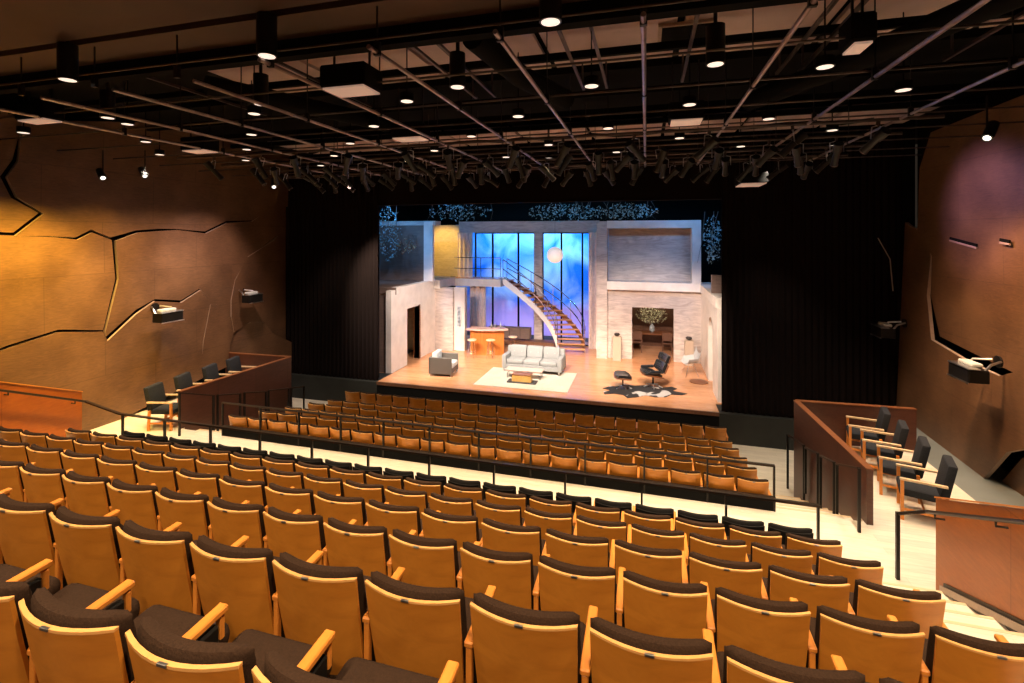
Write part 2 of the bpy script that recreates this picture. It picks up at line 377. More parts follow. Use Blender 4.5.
def yz_panel(parent, X0, y0, y1, z0, z1, side):
    return MB().prism([(X0, y0, z0), (X0, y1, z0), (X0, y1, z1), (X0, y0, z1)], (-side * .07, 0, 0)).build('wall_panel', M['wallwood'], parent)
yz_panel(wl, XL + .05, -3, 5.0, 2, 8.7, 1)
XR = 6.35
panel(wr, XR, [(1110, 60), (938, 132), (926.5, 168), (922.8, 231), (934, 256, -.09, 0), (932, 295.5, -.09, 0), (940, 338, -.08, 0.05), (978, 360, 0, .09), (1012, 376, 0, .06), (1110, 345, 0, .06)], .05, (.03, .02), side=-1)
panel(wr, XR, [(909, 226.6), (922, 232), (932.5, 256), (930, 295.5), (937, 340), (977, 362), (1012, 377), (1110, 352), (1110, 440), (1024, 455, 0, .02), (999, 482), (975, 464), (950, 449), (925, 436), (903, 424), (903, 222)], .14, (-.03, -.04), side=-1)
panel(wr, XR, [(1110, 442), (1024, 458), (1001, 484), (1024, 500), (1110, 540)], .02, (0, 0), side=-1)

for a, b, c, d in (((950, 240.5), (977, 248), 2.2, 1.0), ((1000, 242.5), (1010, 244.5), 5, 1)):
    p, q = onx(*a, XR - .07), onx(*b, XR - .07)
    MB().bar(p, q, .03, .035).build('panel_slot_edge', M['walledge'], wr)
    MB().bar(p + Vector((0, 0, .05)), q + Vector((0, 0, .05)), .02, .06).build('panel_slot', M['black'], wr)
for pts in (((878, 238), (890, 259), (893, 291)),):
    P = [ony(*p, 14.58) for p in pts]
    MB().tube(P, .012, 6).build('panel_slot_edge', M['walledge'], wr)
yz_panel(wr, XR + .02, 3.0, 7.4, 1.2, 8.7, -1)

# parapets of the side boxes
def parapet(name, pts, z0, z1, th=.09):
    pr = struct(MB().build(name, M['parapet'])) if False else None
    mb = MB(); cap = MB()
    for p, q in zip(pts[:-1], pts[1:]):
        mb.bar((p[0], p[1], (z0 + z1) / 2), (q[0], q[1], (z0 + z1) / 2), th, z1 - z0)
        cap.bar((p[0], p[1], z1 + .01), (q[0], q[1], z1 + .01), th + .02, .02)
    o = mb.build(name, M['parapet']); cap.build('cap_rail', M['walnut'], o); return o
struct(parapet('wall_parapet_right', [(3.36, 8.74), (3.19, 11.95), (5.45, 12.05)], .0, 2.13))
struct(parapet('wall_parapet_left', [(-10.5, 8.82), (-10.3, 12.22), (-12.6, 12.15)], .0, 2.13))
# orange guard walls beside the rear stairs (their tops climb with the stairs)
for side, x in (('right', 3.52), ('left', -11.3)):
    s = 1 if side == 'right' else -1; y0 = 7.30
    top = lambda y: EYE - (.453 if side == 'right' else .445) * y
    mb = MB().prism([(x, y0, .9), (x, -2.9, .9), (x, -2.9, top(-.2)), (x, -.2, top(-.2)), (x, y0, top(y0))], (s * .1, 0, 0))
    o = struct(mb.build('wall_stair_' + side, M['boxwood']))
    MB().prism([(x - s * .012, y0 + .01, top(y0) - .0), (x - s * .012, -.2, top(-.2)), (x - s * .012, -.2, top(-.2) + .02), (x - s * .012, y0 + .01, top(y0) + .02)], (s * .124, 0, 0)).build('cap_edge', M['arm_wood'], o)
    if side == 'right':
        MB().prism([(x - .02, 7.1, AIS), (x - .02, 1.0, AIS + .408 * 6.1), (x - .02, 1.0, AIS + .26 + .408 * 6.1), (x - .02, 7.1, AIS + .26)], (.018, 0, 0)).build('skirting', M['rail_metal'], o)
        MB().prism([(x - .06, 7.1, AIS + .15), (x - .06, 1.0, AIS + .15 + .408 * 6.1), (x - .06, 1.0, AIS + .225 + .408 * 6.1), (x - .06, 7.1, AIS + .225)], (.02, 0, 0)).build('skirting', M['walledge'], o)

# ------------------------------------------------------------------ railings
def railing(label, path, posts, z_low, rail=.035, flat=True, lower=None, mats='rail_metal'):
    t = thing('guard_railing', (0, 0, 0), 0, label, 'railing')
    for p, q in zip(path[:-1], path[1:]):
        MB().bar(p, q, .05 if flat else rail, .03 if flat else rail).build('top_rail', M[mats], t)
    for p, zb in posts:
        MB().box(p[0] - .014, p[0] + .014, p[1] - .022, p[1] + .022, zb, p[2]).build('post', M['black_metal'], t)
    return t
zt = 2.16
r2 = railing('long dark handrail on thin posts in front of the rear block', [(-11.27, 7.33, 2.33), (-10.28, 7.33, zt), (2.24, 7.33, zt)],
             [((x, 7.33, zt), AIS) for x in (-10.21, -9.11, -7.98, -6.84, -5.72, -4.59, -3.45, -2.33, -1.19, -.06, 1.08, 2.22)], AIS)
r1 = railing('thin dark railing with black kick board behind the front block', [(-9.21, 8.77, 2.01), (2.03, 8.77, 2.01)],
             [((x, 8.77, 2.01), AIS) for x in (-9.2, -8.17, -7.17, -6.14, -5.14, -4.12, -3.09, -2.07, -1.06, -.03, 1.00, 2.02)], AIS)
MB().box(-9.22, 2.04, 8.755, 8.785, 1.20, 1.49).build('kick_board', M['black'], r1)
MB().box(-9.22, 2.04, 8.745, 8.795, 1.485, 1.505).build('lower_rail', M['rail_metal'], r1)
# stepped rails beside the parapets
def step_rails(x, spec, side):
    words = ['nearest the cross aisle', 'second from the cross aisle', 'third from the cross aisle', 'fourth from the cross aisle', 'nearest the stage']
    for i, (ya, yb, za, zb, pa, pb) in enumerate(spec):
        t = thing('stair_rail', (0, 0, 0), 0, f'short dark metal stair rail by the {side} parapet, {words[i]}', 'railing', f'stair rails beside the {side} parapet')
        MB().bar((x, ya, za), (x, yb, zb), .05, .03).build('top_rail', M['rail_metal'], t)
        for y, z, b in ((ya, za, pa), (yb, zb, pb)):
            MB().box(x - .02, x + .02, y - .02, y + .02, b, z).build('post', M['black_metal'], t)
spec = [(8.49, 9.38, 2.24, 1.90, 1.27, 1.0), (9.50, 10.18, 1.87, 1.69, .9, .72), (10.32, 11.06, 1.67, 1.47, .72, .54), (11.16, 11.95, 1.47, 1.29, .36, .18), (12.05, 12.6, 1.27, 1.15, .0, .0)]
step_rails(3.12, [(8.49, 9.38, 2.24, 1.90, 1.27, 1.0), (9.50, 10.18, 1.87, 1.69, .9, .72), (10.32, 11.06, 1.67, 1.47, .72, .54), (11.16, 12.33, 1.47, 1.23, .36, .0)], 'right')
step_rails(-10.12, spec, 'left')
# handrails on the guard walls
for side, x in (('right', 3.42), ('left', -11.2)):
    pts = [(x, -1.0, EYE - (.49 if side == 'right' else .49) * -1.0 - .0), (x, 7.3, EYE - (.478 if side == 'right' else .47) * 7.3)]
    pts[0] = (x, 1.0, 5.35)
    t = thing('wall_handrail', (0, 0, 0), 0, f'dark metal handrail bracketed to the orange wall at the {side} edge', 'handrail', 'handrails on the orange stair walls')
    if side == 'right': pts += [(3.2, 7.45, 2.13), (3.18, 7.46, AIS)]
    MB().tube(pts[:2], .022, 8).build('rail', M['rail_metal'], t, True)
    if side == 'right':
        MB().tube([pts[1], (3.18, 7.46, 2.13)], .022, 8).build('rail', M['rail_metal'], t, True)
        MB().box(3.16, 3.2, 7.44, 7.48, AIS, 2.15).build('post', M['black_metal'], t)
    d = Vector(pts[1]) - Vector(pts[0])
    for f in (.16, .36, .58, .80, .97):
        p = Vector(pts[0]) + d * f; s = .1 if side == 'right' else -.1
        MB().tube([p + Vector((0, 0, -.02)), p + Vector((0, 0, -.07)), p + Vector((s, 0, -.07))], .012, 6).build('bracket', M['black_metal'], t, True)

# ------------------------------------------------------------------ the fixed auditorium seat
def make_seat(W, name='auditorium_seat', black=False, dark=False):
    t = thing(name, (0, 0, -50))
    t['category'] = 'seat'
    wb = W * .90; n = 10
    bul = lambda x, wd: -.062 * (1 - min(1, (2 * x / wd) ** 2))
    # plywood back: curved in plan, leaning, its foot tucked forward
    def sheet(wd, prof, th, mat, nm, yo=0):
        secs = []
        for i in range(n + 1):
            x = -wd / 2 + wd * i / n; b = bul(x, wb)
            ring = [(x * sx, y + yo + b, z) for (y, z, sx) in prof] + [(x * sx, y + yo + b + th, z) for (y, z, sx) in prof[::-1]]
            secs.append(ring)
        return MB().loft(secs).build(nm, mat, t, True)
    sheet(wb, [(.0, .868, 1), (.035, .66, .985), (.075, .45, .965), (.11, .30, .95)], .016, M['black_fabric'] if black else M['seat_wood'], 'backrest')
    if not black:
        sheet(wb + .002, [(-.001, .8795, 1), (-.001, .869, 1)], .0175, M['seat_edge'], 'top_edge')
        MB().rbox(-.02, .02, -.0665, -.055, .8705, .8815, .002).build('number_plate', M['plate'], t)
    # upholstered pad in front of the shell
    secs = []; wd = W * .915
    for i in range(17):
        u = -1 + 2 * i / 16; e = max(.0, 1 - abs(u) ** 9) ** .5 * .92 + .08
        x = u * wd / 2; b = bul(x, wb) * .95
        ring = []
        for j in range(16):
            a = 2 * PI * j / 16; ca, sa = math.cos(a), math.sin(a)
            yy = .040 * math.copysign(abs(ca) ** .7, ca) * e; zz = .230 * math.copysign(abs(sa) ** .3, sa) * (.93 + .07 * e)
            lean = .192 * max(0, .868 - (.672 + zz))
            ring.append((x, .061 + b + yy + lean, .672 + zz))
        secs.append(ring)
    MB().loft(secs).build('back_cushion', M['black_fabric'] if black else M['seat_fabric'], t, True)
    MB().rbox(-W * .445, W * .445, .12, .525, .375, .49, .05, 4, lambda v: Vector((v.x, v.y, v.z + .03 * (v.y - .13) / .40 - .02 * (2 * v.x / W) ** 2 * 0))).build('seat_cushion', M['black_fabric'] if black else M['seat_fabric'], t, True)
    MB().rbox(-W * .42, W * .42, .14, .50, .345, .38, .012, 1).build('seat_pan', M['seat_wood'], t)
    # right-hand arm with its post (the row's last seat is closed by one more)
    x = W / 2
    def arm(x):
        a = MB().rbox(x - .024, x + .024, .05, .44, .618, .648, .006, 1, lambda v: Vector((v.x, v.y, v.z + .03 * (v.y - .05)))).build('armrest', M['arm_wood'], t)
        MB().rbox(x - .018, x + .018, .10, .40, .06, .60, .01, 1).build('stanchion', M['black_metal'], t)
        MB().rbox(x - .016, x + .016, .055, .085, .10, .618, .004, 1).build('arm_post', M['arm_wood'], t)
        MB().rbox(x - .015, x + .015, .405, .43, .52, .62, .005, 1).build('arm_front', M['arm_wood'], t)
        MB().box(x - .03, x + .03, .10, .36, -.0, .05).build('foot', M['black_metal'], t)
    arm(x)
    return t
protos = {}
def seat_row(Y, z, n, x0, x1, phrase, group, black=False, from_left=False):
    W = (x1 - x0) / n; key = (round(W, 3), black)
    if key not in protos: protos[key] = [make_seat(W, black=black), False]
    P = protos[key]; done = []
    for i in range(n):
        x = x0 + W * (i + .5)
        corners = [project((x + dx, Y + dy, z + dz)) for dx in (-W / 2, W / 2) for dy, dz in ((0, .9), (.3, .9), (.1, .5), (.5, .45))]
        corners = [c for c in corners if c]
        if not any(-8 < c[0] < 1032 and c[1] < 690 for c in corners): continue
        done.append((i, x))
    for j, (i, x) in enumerate(done):
        k = j if from_left else n - 1 - i
        if from_left: lab = f'wood-backed brown seat, {ORD[k]} visible from the left in {phrase}'
        elif black: lab = f'black-backed padded seat, {ORD[k]} from the right end of {phrase}'
        else: lab = f'wood-backed seat, {ORD[k]} from the right end of {phrase}'
        if not P[1]:
            P[1] = True; o = P[0]; o.location = (x, Y, z); o['label'] = lab; o['group'] = group
        else: dup(P[0], (x, Y, z), 0, lab, group)
names = {1: 'the row nearest the camera', 2: 'the second row from the camera', 3: "the rear block's third row from the camera", 4: "the rear block's fourth row from the camera",
         5: "the rear block's fifth row from the camera", 6: 'the last wood-backed row before the cross aisle', 7: 'the black row behind the long handrail'}
for k in range(1, 8):
    n = 21 if k % 2 else 20
    seat_row(rowY[k], tread(k), n, -9.35, 2.0, names[k], f'seats of {names[k]}', black=(k == 7), from_left=k < 3)
fn = {1: 'the front row at the stage', 2: 'the second row from the stage', 3: 'the third row from the stage', 4: 'the fourth row from the stage', 5: 'the fifth row from the stage', 6: 'the sixth row from the stage'}
for k in range(1, 7):
    n = 20 if k % 2 else 21
    seat_row(fy[k], ftread[k], n, -9.15, 1.99, fn[k], f'seats of {fn[k]}')

# ------------------------------------------------------------------ loose armchairs in the side boxes
def make_armchair():
    """faces +X, origin between its feet"""
    t = thing('armchair'); t['category'] = 'chair'
    W = .56; D = .52
    for sx in (-1, 1):
        for sy in (-1, 1):
            x = sx * D / 2; y = sy * W / 2; top = .64 if sx > 0 else .46
            MB().bar((x, y, 0), (x - (.0 if sx > 0 else -.02), y, top), .045, .045).build('leg', M['arm_wood'], t)
    for sy in (-1, 1):
        MB().bar((-D / 2 - .03, sy * W / 2, .655), (D / 2 + .03, sy * W / 2, .64), .05, .03).build('armrest', M['stoolwood'], t)
        MB().bar((-D / 2, sy * W / 2, .17), (D / 2, sy * W / 2, .17), .025, .035).build('stretcher', M['arm_wood'], t)
    MB().bar((D / 2, -W / 2, .33), (D / 2, W / 2, .33), .025, .04).build('stretcher', M['arm_wood'], t)
    MB().bar((-.02, -W / 2, .17), (-.02, W / 2, .17), .025, .035).build('stretcher', M['arm_wood'], t)
    MB().rbox(-D / 2 + .02, D / 2 + .03, -W / 2 + .025, W / 2 - .025, .36, .48, .03, 2).build('seat', M['chair_fabric'], t, True)
    MB().rbox(-.06, .06, -W / 2 + .025, W / 2 - .025, .40, .98, .025, 2, lambda v: Vector((v.x - D / 2 + .02 - (v.z - .40) * .2, v.y, v.z))).build('backrest', M['chair_fabric'], t, True)
    return t
ac = make_armchair(); first = True
for k, (x, y, rz) in enumerate([(4.26, 9.25, PI - .32), (4.28, 10.02, PI - .32), (4.31, 10.79, PI - .30), (4.33, 11.53, PI - .26)]):
    lab = 'dark wooden-armed armchair in the right box, ' + ['nearest the orange wall', 'second from the orange wall', 'third from the orange wall', 'farthest, against the far parapet'][k]
    if first: ac.location = (x, y, AIS); ac.rotation_euler[2] = rz; ac['label'] = lab; ac['group'] = 'armchairs in the right box'; first = False
    else: dup(ac, (x, y, AIS), rz, lab, 'armchairs in the right box')
for k, (x, y, rz) in enumerate([(-10.90, 8.86, .28), (-11.05, 9.72, .28), (-11.12, 10.58, .26), (-11.18, 11.40, .24)]):
    lab = 'dark wooden-armed armchair in the left box, ' + ['nearest the rear seats', 'second from the near end', 'third from the near end', 'farthest, against the far parapet'][k]
    dup(ac, (x, y, AIS), rz, lab, 'armchairs in the left box')

# ------------------------------------------------------------------ wall-mounted projectors
def wall_unit(loc, rz, s, label):
    t = thing('wall_spotlight_unit', loc, rz, label, 'light fixture', 'boxy fixtures on the side walls')
    MB().rbox(-.30 * s, .30 * s, -.16, .16, -.13, .11, .02, 2).build('housing', M['fixture'], t)
    MB().rbox(-.31 * s, .31 * s, -.17, .02, .11, .135, .008, 1).build('top_plate', M['steel'], t)
    MB().box(-.31 * s, .31 * s, -.178, -.162, -.14, -.118).build('trim_strip', M['steel'], t)
    MB().rbox(-.22 * s, .20 * s, -.05, .12, .135, .20, .015, 1).build('ballast', M['ltgrey'], t)
    for q in (-.27 * s, .27 * s):
        MB().tube([(q, .05, .02), (q * .9, .2, .2), (q * .4, .42, .24)], .022, 6).build('bracket', M['steel'], t, True)
    MB().cyl((0, 0), .11, 0, .03, 14).build('wall_plate', M['black_metal'], t, True).matrix_local = Matrix.Translation((0, .46, .22)) @ Matrix.Rotation(PI / 2, 4, 'X')
    return t
wall_unit((-12.0, 9.75, 3.68), -PI / 2 - PI / 2 * 0 + PI, 1.0, 'boxy black fixture bracketed low on the left wall, nearer one')
wall_unit((-12.05, 12.6, 3.80), PI / 2, .9, 'boxy black fixture bracketed on the left wall, near the curtain')
wall_unit((5.68, 10.75, 3.28), -PI / 2, 1.0, 'large boxy black fixture bracketed on the right wall near the edge')
wall_unit((5.75, 14.2, 3.38), -PI / 2, .9, 'small boxy fixture on the right wall beside the black curtain')

# ------------------------------------------------------------------ ceiling
sf = struct(MB().box(-13.0, 8.6, -3, 1.50, 7.96, 8.2).box(-13.0, 8.6, 1.62, 3.90, 7.96, 8.2).box(-13.0, 8.6, 4.02, 4.52, 7.96, 8.2).build('ceiling_soffit', M['soffit']))
struct(MB().box(-13.0, 8.6, 4.52, 4.66, 7.77, 8.7).build('ceiling_beam', M['black']))
# brown panels between black beams
ncl = 0
for (y0, y1, z) in ((4.7, 6.0, 8.62), (6.2, 8.1, 8.62), (12.3, 14.4, 8.62)):
    for i in range(9):
        xa = -11.2 + i * 1.95
        if y0 < 9 and i < 2: continue
        MB().box(xa, xa + 1.85, y0, y1, z, z + .06).build('ceiling_panel', M['cloud'], sf)
struct(MB().box(-12.9, 6.7, 6.75, 6.83, 8.26, 8.36).build('ceiling_beam', M['black']))
for y in (6.12, 8.15, 9.6, 11.0, 12.2):
    struct(MB().box(-12.9, 6.7, y - .05, y + .05, 8.50, 8.62).build('ceiling_beam', M['black']))
ZP = EYE + 1.75
px_ = [(-7 + i) * 1.225 - .02 for i in range(11)]
ordn = lambda i, n: f'{ORD[i]} from the left'
for i, x in enumerate(px_):
    y0, y1 = 3.95 + (0 if i > 3 else .35), 12.6
    t = thing('ceiling_pipe', (0, 0, 0), 0, f'long grey pipe running towards the stage under the ceiling, {ordn(i, 11)}', 'pipe', 'pipes running towards the stage')
    MB().tube([(x, y0, ZP), (x, y1, ZP)], .023, 8).build('tube', M['pipe'], t, True)
    for y in (4.1, 6.2, 8.2, 10.4, 12.4):
        MB().box(x - .03, x + .03, y - .02, y + .02, ZP - .03, ZP + .10).build('clamp', M['black_metal'], t)
        MB().box(x - .006, x + .006, y - .006, y + .006, ZP + .1, 8.3 if y < 4.5 else 8.62).build('hanger', M['black_metal'], t)
for i, yz in enumerate((2.25, 2.90, 3.54, 4.20, 4.85, 5.5, 6.15, 6.8, 7.4)):
    y = yz * 1.75 + .06
    tag(MB().tube([(-12.2, y, ZP + .085), (6.0, y, ZP + .085)], .013, 8).build('cross_pipe', M['pipe_dark'], None, True),
        f'thin pipe crossing the ceiling from wall to wall, {ORD[i]} from the camera', 'pipe', 'pipes crossing the hall')
# thin unistrut pairs between brown panels
ust = 0
for x in (-7.4, -5.0, -2.9, -2.55, -1.0, -.62, .55, 1.9, 2.2, 4.0):
    tag(MB().box(x - .02, x + .02, 4.75, 8.1, 8.20, 8.24).box(x - .012, x + .012, 4.8, 4.83, 8.24, 8.6).box(x - .012, x + .012, 7.9, 7.93, 8.24, 8.6).build('steel_channel', M['pipe_dark']),
        'dark steel channel hung just below the brown ceiling panels', 'steel channel', 'steel channels below the brown panels')

# cylinder downlights
LENS = EYE + 1.78
def downlight_mesh():
    t = thing('cylinder_downlight'); t['category'] = 'ceiling light'
    MB().cyl((0, 0), .095, 0, .40, 20).build('housing', M['fixture'], t, True)
    MB().lathe((0, 0, 0), [(.095, -.002), (.095, .012), (.080, .012), (.078, -.002)], 20).build('rim', M['black_metal'], t, True)
    MB().cyl((0, 0), .078, -.004, .002, 18).build('lens', M['lens'], t, True)
    MB().cyl((0, 0), .02, .40, .95, 8).build('stem', M['black_metal'], t, True)
    return t
def short_light():
    t = thing('round_downlight'); t['category'] = 'ceiling light'
    MB().cyl((0, 0), .090, 0, .10, 20).build('housing', M['black'], t, True)
    MB().lathe((0, 0, 0), [(.092, -.002), (.092, .012), (.080, .012), (.078, -.002)], 20).build('rim', M['black_metal'], t, True)
    MB().cyl((0, 0), .078, -.004, .002, 18).build('lens', M['lens'], t, True)
    MB().cyl((0, 0), .008, .10, .95, 6).build('stem', M['black'], t, True)
    return t
rowsD = [(2.225, [-3.57, -2.03, -.43, 1.2]), (3.03, [-4.39, -2.82, -1.22, .39]), (3.25, [-5.81, -4.47, -3.09, -1.71, -.35, 1.02]), (3.91, [-5.12, -3.75, -2.39, -1.03, .32, 1.70]),
         (4.57, [-5.76, -4.45, -3.08, -1.69, -.34, 1.01]), (5.22, [-5.1, -3.75, -2.39, -1.03, .33, 1.70]), (5.89, [-4.45, -3.08, -1.71, -.34, 1.02]), (6.12, [-1.2, 1.99])]
dl = downlight_mesh(); firstd = True; ds = None
def spot(loc, target, W, col, ang, blend=.6, size=.08, name='lamp'):
    L_ = bpy.data.lights.new(name, 'SPOT'); L_.energy = W; L_.color = col; L_.spot_size = ang; L_.spot_blend = blend; L_.shadow_soft_size = size
    o = bpy.data.objects.new(name, L_); C.objects.link(o); o.location = loc
    d = Vector(target) - Vector(loc); o.rotation_euler = d.to_track_quat('-Z', 'Y').to_euler(); return o
WARM = (1, .73, .44)
for ri, (yz, xs) in enumerate(rowsD):
    for ci, xz in enumerate(xs):
        x, y = xz * 1.78, yz * 1.78
        lab = f'black cylinder downlight with lit lens, {ORD[ri]} row from the camera, {ORD[ci]} from the left'
        if ri > 1:
            lab = lab.replace('cylinder downlight', 'round downlight')
            if ds is None: ds = short_light(); ds.location = (x, y, LENS); ds['label'] = lab; ds['group'] = 'round downlights'
            else: dup(ds, (x, y, LENS), 0, lab, 'round downlights')
        elif firstd: dl.location = (x, y, LENS); dl['label'] = lab; dl['group'] = 'cylinder downlights'; firstd = False
        else: dup(dl, (x, y, LENS), 0, lab, 'cylinder downlights')
        spot((x, y, LENS - .02), (x, y + .01, 0), 330 if y < 9 else 300, WARM, math.radians(84), .7)
# unseen lamps added above and behind the camera to light the rear seat backs
for y in (-1.6, .2, 1.55):
    for x in (-8.4, -5.6, -2.8, 0.1, 2.9):
        spot((x, y, 7.9), (x, y + .6, 2), 420, WARM, math.radians(100), .7)

# diffuser boxes
def diffuser(loc, sx, sy, lab, rz=0):
    t = thing('air_diffuser', loc, rz, lab, 'air diffuser', 'air diffuser boxes under the ceiling')
    MB().rbox(-sx / 2, sx / 2, -sy / 2, sy / 2, .02, .28, .02, 1).build('plenum_box', M['black'], t)
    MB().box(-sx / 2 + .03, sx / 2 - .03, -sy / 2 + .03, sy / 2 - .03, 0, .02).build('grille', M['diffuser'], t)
    for x in (-sx / 2 + .06, sx / 2 - .06): MB().box(x - .01, x + .01, -.01, .01, .28, .95).build('hanger', M['black_metal'], t)
z = EYE + 1.72
for (a, b, sx, sy, lab) in ((-1.97, 2.94, .60, .42, 'flat pinkish air diffuser under a black box, left of centre'), (-5.12, 2.98, .60, .30, 'flat air diffuser near the left wall'),
                            (1.09, 2.99, .20, .34, 'flat pinkish air diffuser right of centre'), (-5.12, 4.56, .6, .4, 'far air diffuser near the left wall'),
                            (-2.36, 4.57, .6, .4, 'far air diffuser left of centre'), (.34, 4.54, .5, .45, 'far air diffuser right of centre')):
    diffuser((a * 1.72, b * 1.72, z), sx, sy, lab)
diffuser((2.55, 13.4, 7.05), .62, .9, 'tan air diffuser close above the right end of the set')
# exhaust grille in brown panel
t = thing('ceiling_vent', (.52, 7.05, 8.57), 0, 'square dark vent with pale frame in the brown ceiling', 'vent')
MB().box(-.36, .36, -.28, .28, 0, .04).build('frame', M['walledge'], t); MB().box(-.31, .31, -.23, .23, -.012, .0).build('louvre', M['black'], t)
# round ducts
for pts, lab in (([(-6.5, 5.9, 8.09), (-5.6, 7.9, 8.09), (-5.2, 9.0, 8.09)], 'thick black duct slanting below the ceiling at left'), ([(-1.9, 5.2, 8.05), (-1.65, 6.4, 7.95), (-1.2, 7.5, 7.9)], 'thick black duct slanting below the ceiling near the centre'),
                 ([(3.3, 5.4, 8.0), (2.4, 7.4, 8.0), (1.6, 8.6, 7.95)], 'thick black duct slanting below the ceiling at right')):
    tag(MB().tube(pts, .15, 14).build('air_duct', M['black'], None, True), lab, 'duct')

# theatrical spotlights
def make_profile():
    """hangs from a clamp at the origin, points along +Y and down"""
    t = thing('stage_spotlight'); t['category'] = 'stage light'
    tilt = Matrix.Rotation(-math.radians(38), 4, 'X')
    def put(mb): mb.v = [tuple(tilt @ Vector(v) + Vector((0, 0, -.30))) for v in mb.v]; return mb
    def cy(y0, y1, r0, r1, n=12): return MB().loft([[(r * math.cos(2 * PI * j / n), y, r * math.sin(2 * PI * j / n)) for j in range(n)] for r, y in ((r0, y0), (r1, y1))])
    put(cy(-.24, .0, .10, .085)).build('lamp_housing', M['fixture'], t, True)
    put(cy(.0, .34, .065, .075)).build('lens_barrel', M['fixture'], t, True)
    put(cy(.34, .36, .085, .085)).build('colour_frame', M['pipe_dark'], t, True)
    put(cy(.362, .366, .065, .065)).build('lens', M['lensglass'], t, True)
    MB().tube([(-.13, 0, -.30), (-.13, 0, -.08), (0, 0, -.04), (.13, 0, -.08), (.13, 0, -.30)], .012, 6).build('yoke', M['steel'], t, True)
    MB().rbox(-.025, .025, -.03, .03, -.06, .05, .006, 1).build('clamp', M['pipe_dark'], t)
    t.scale = (.78, .78, .78); return t
prof = make_profile(); fp = True
rng = random.Random(3)
pipes = [(8.5, 12, 'the nearest crowded cross pipe'), (9.7, 18, 'the second crowded cross pipe'), (10.85, 22, 'the third crowded cross pipe'), (12.0, 22, 'the crowded cross pipe nearest the stage')]
for (y, n, nm) in pipes:
    for i in range(n):
        x = -9.6 + (13.4) * (i + .5) / n + rng.uniform(-.22, .22)
        lab = f'black stage spotlight, {ORD[i]} from the left on {nm}'
        rz = math.atan2(-( -3.5 - x), 6) * .6 + rng.uniform(-1.0, 1.0)
        if fp: o = prof; o.location = (x, y, ZP - .05); o.rotation_euler[2] = rz; o['label'] = lab; fp = False
        else: o = dup(prof, (x, y, ZP - .05), rz, lab)
        o.rotation_euler[0] = rng.uniform(-.3, .15); o['group'] = 'spotlights on ' + nm
for i, (y, _, nm) in enumerate(pipes):
    tag(MB().tube([(-10.2, y, ZP), (4.2, y, ZP)], .026, 8).build('lighting_pipe', M['pipe_dark'], None, True), f'lighting pipe crossing under the ceiling, {nm[4:]}', 'pipe', 'crowded lighting pipes')
# cable looms over the lighting pipes
for i, y in enumerate((9.1, 10.3, 11.4)):
    pts = [(-9.5 + k * .45, y + rng.uniform(-.1, .1), ZP + .12 + rng.uniform(-.05, .05)) for k in range(30)]
    tag(MB().tube(pts, .03, 6).build('cable_loom', M['black'], None, True), f'black cable loom lying along the lighting grid, {ORD[i]} from the camera', 'cable')
# side spots near the walls, with bright lenses
def side_fix(px, py, X, lab, tgt, W=0, col=WARM):
    p = onx(px, py, X); t = thing('wall_wash_spotlight', p, 0, lab, 'stage light', 'lit spotlights beside the walls')
    d = (Vector(tgt) - p).normalized(); q = d.to_track_quat('Y', 'Z').to_matrix().to_4x4()
    def cy(y0, y1, r0, r1, n=12):
        mb = MB().loft([[(r * math.cos(2 * PI * j / n), y, r * math.sin(2 * PI * j / n)) for j in range(n)] for r, y in ((r0, y0), (r1, y1))]); mb.v = [tuple(q @ Vector(v)) for v in mb.v]; return mb
    cy(-.30, .0, .07, .07).build('housing', M['fixture'], t, True); cy(-.012, .004, .045, .045).build('lens', M['lens_dim'], t, True)
    MB().tube([(0, 0, .05), (0, 0, .6)], .012, 6).build('hanger', M['black_metal'], t, True)
    if W: spot(p + d * .05, tgt, W, col, math.radians(95), .9)
side_fix(103, 178, -11.3, 'lit spotlight hanging before the left wall, leftmost', (-4, 5, 1))
side_fix(145, 176, -11.3, 'lit spotlight hanging before the left wall, farther one', (-4, 6, 1))
side_fix(274, 187, -9.0, 'lit spotlight hanging before the black curtain at left', (-4, 5, 0))
side_fix(987, 138, 4.6, 'lit spotlight hanging before the right wall', (1, 5, 2))

# ------------------------------------------------------------------ the stage set
S = struct
lw = S(MB().box(-9.02, -8.8, 15.55, 16.75, STG, 3.80).box(-9.02, -8.8, 17.78, 19.3, STG, 3.80).box(-9.02, -8.8, 16.75, 17.78, 2.98, 3.80).build('wall_set_left', M['setplaster']))
MB().box(-9.05, -8.78, 17.78, 17.84, STG, 3.02).build('door_jamb', M['walnut'], lw)
S(MB().box(-10.6, -10.4, 15.6, 19.3, STG, 3.6).box(-10.6, -9.02, 19.1, 19.3, STG, 3.6).build('wall_set_passage', M['setyellow']))
S(MB().box(-11.6, -9.02, 15.60, 15.72, STG, 3.62).build('wall_set_return', M['setdark']))
S(MB().box(-9.1, -7.98, 19.3, 19.5, STG, 3.55).build('wall_set_bar', M['setwall']))
S(MB().box(-8.0, -7.50, 19.45, 19.75, STG, 3.55).build('column_set_pale', M['setplaster']))
t = thing('framed_picture', (-7.74, 19.43, 2.35), 0, 'tall narrow dark picture on the pale column behind the bar', 'picture')
MB().box(-.10, .10, -.02, .0, -.50, .42).build('frame', M['white'], t); MB().box(-.075, .075, -.026, -.02, -.47, .39).build('print', M['bluebox'], t)
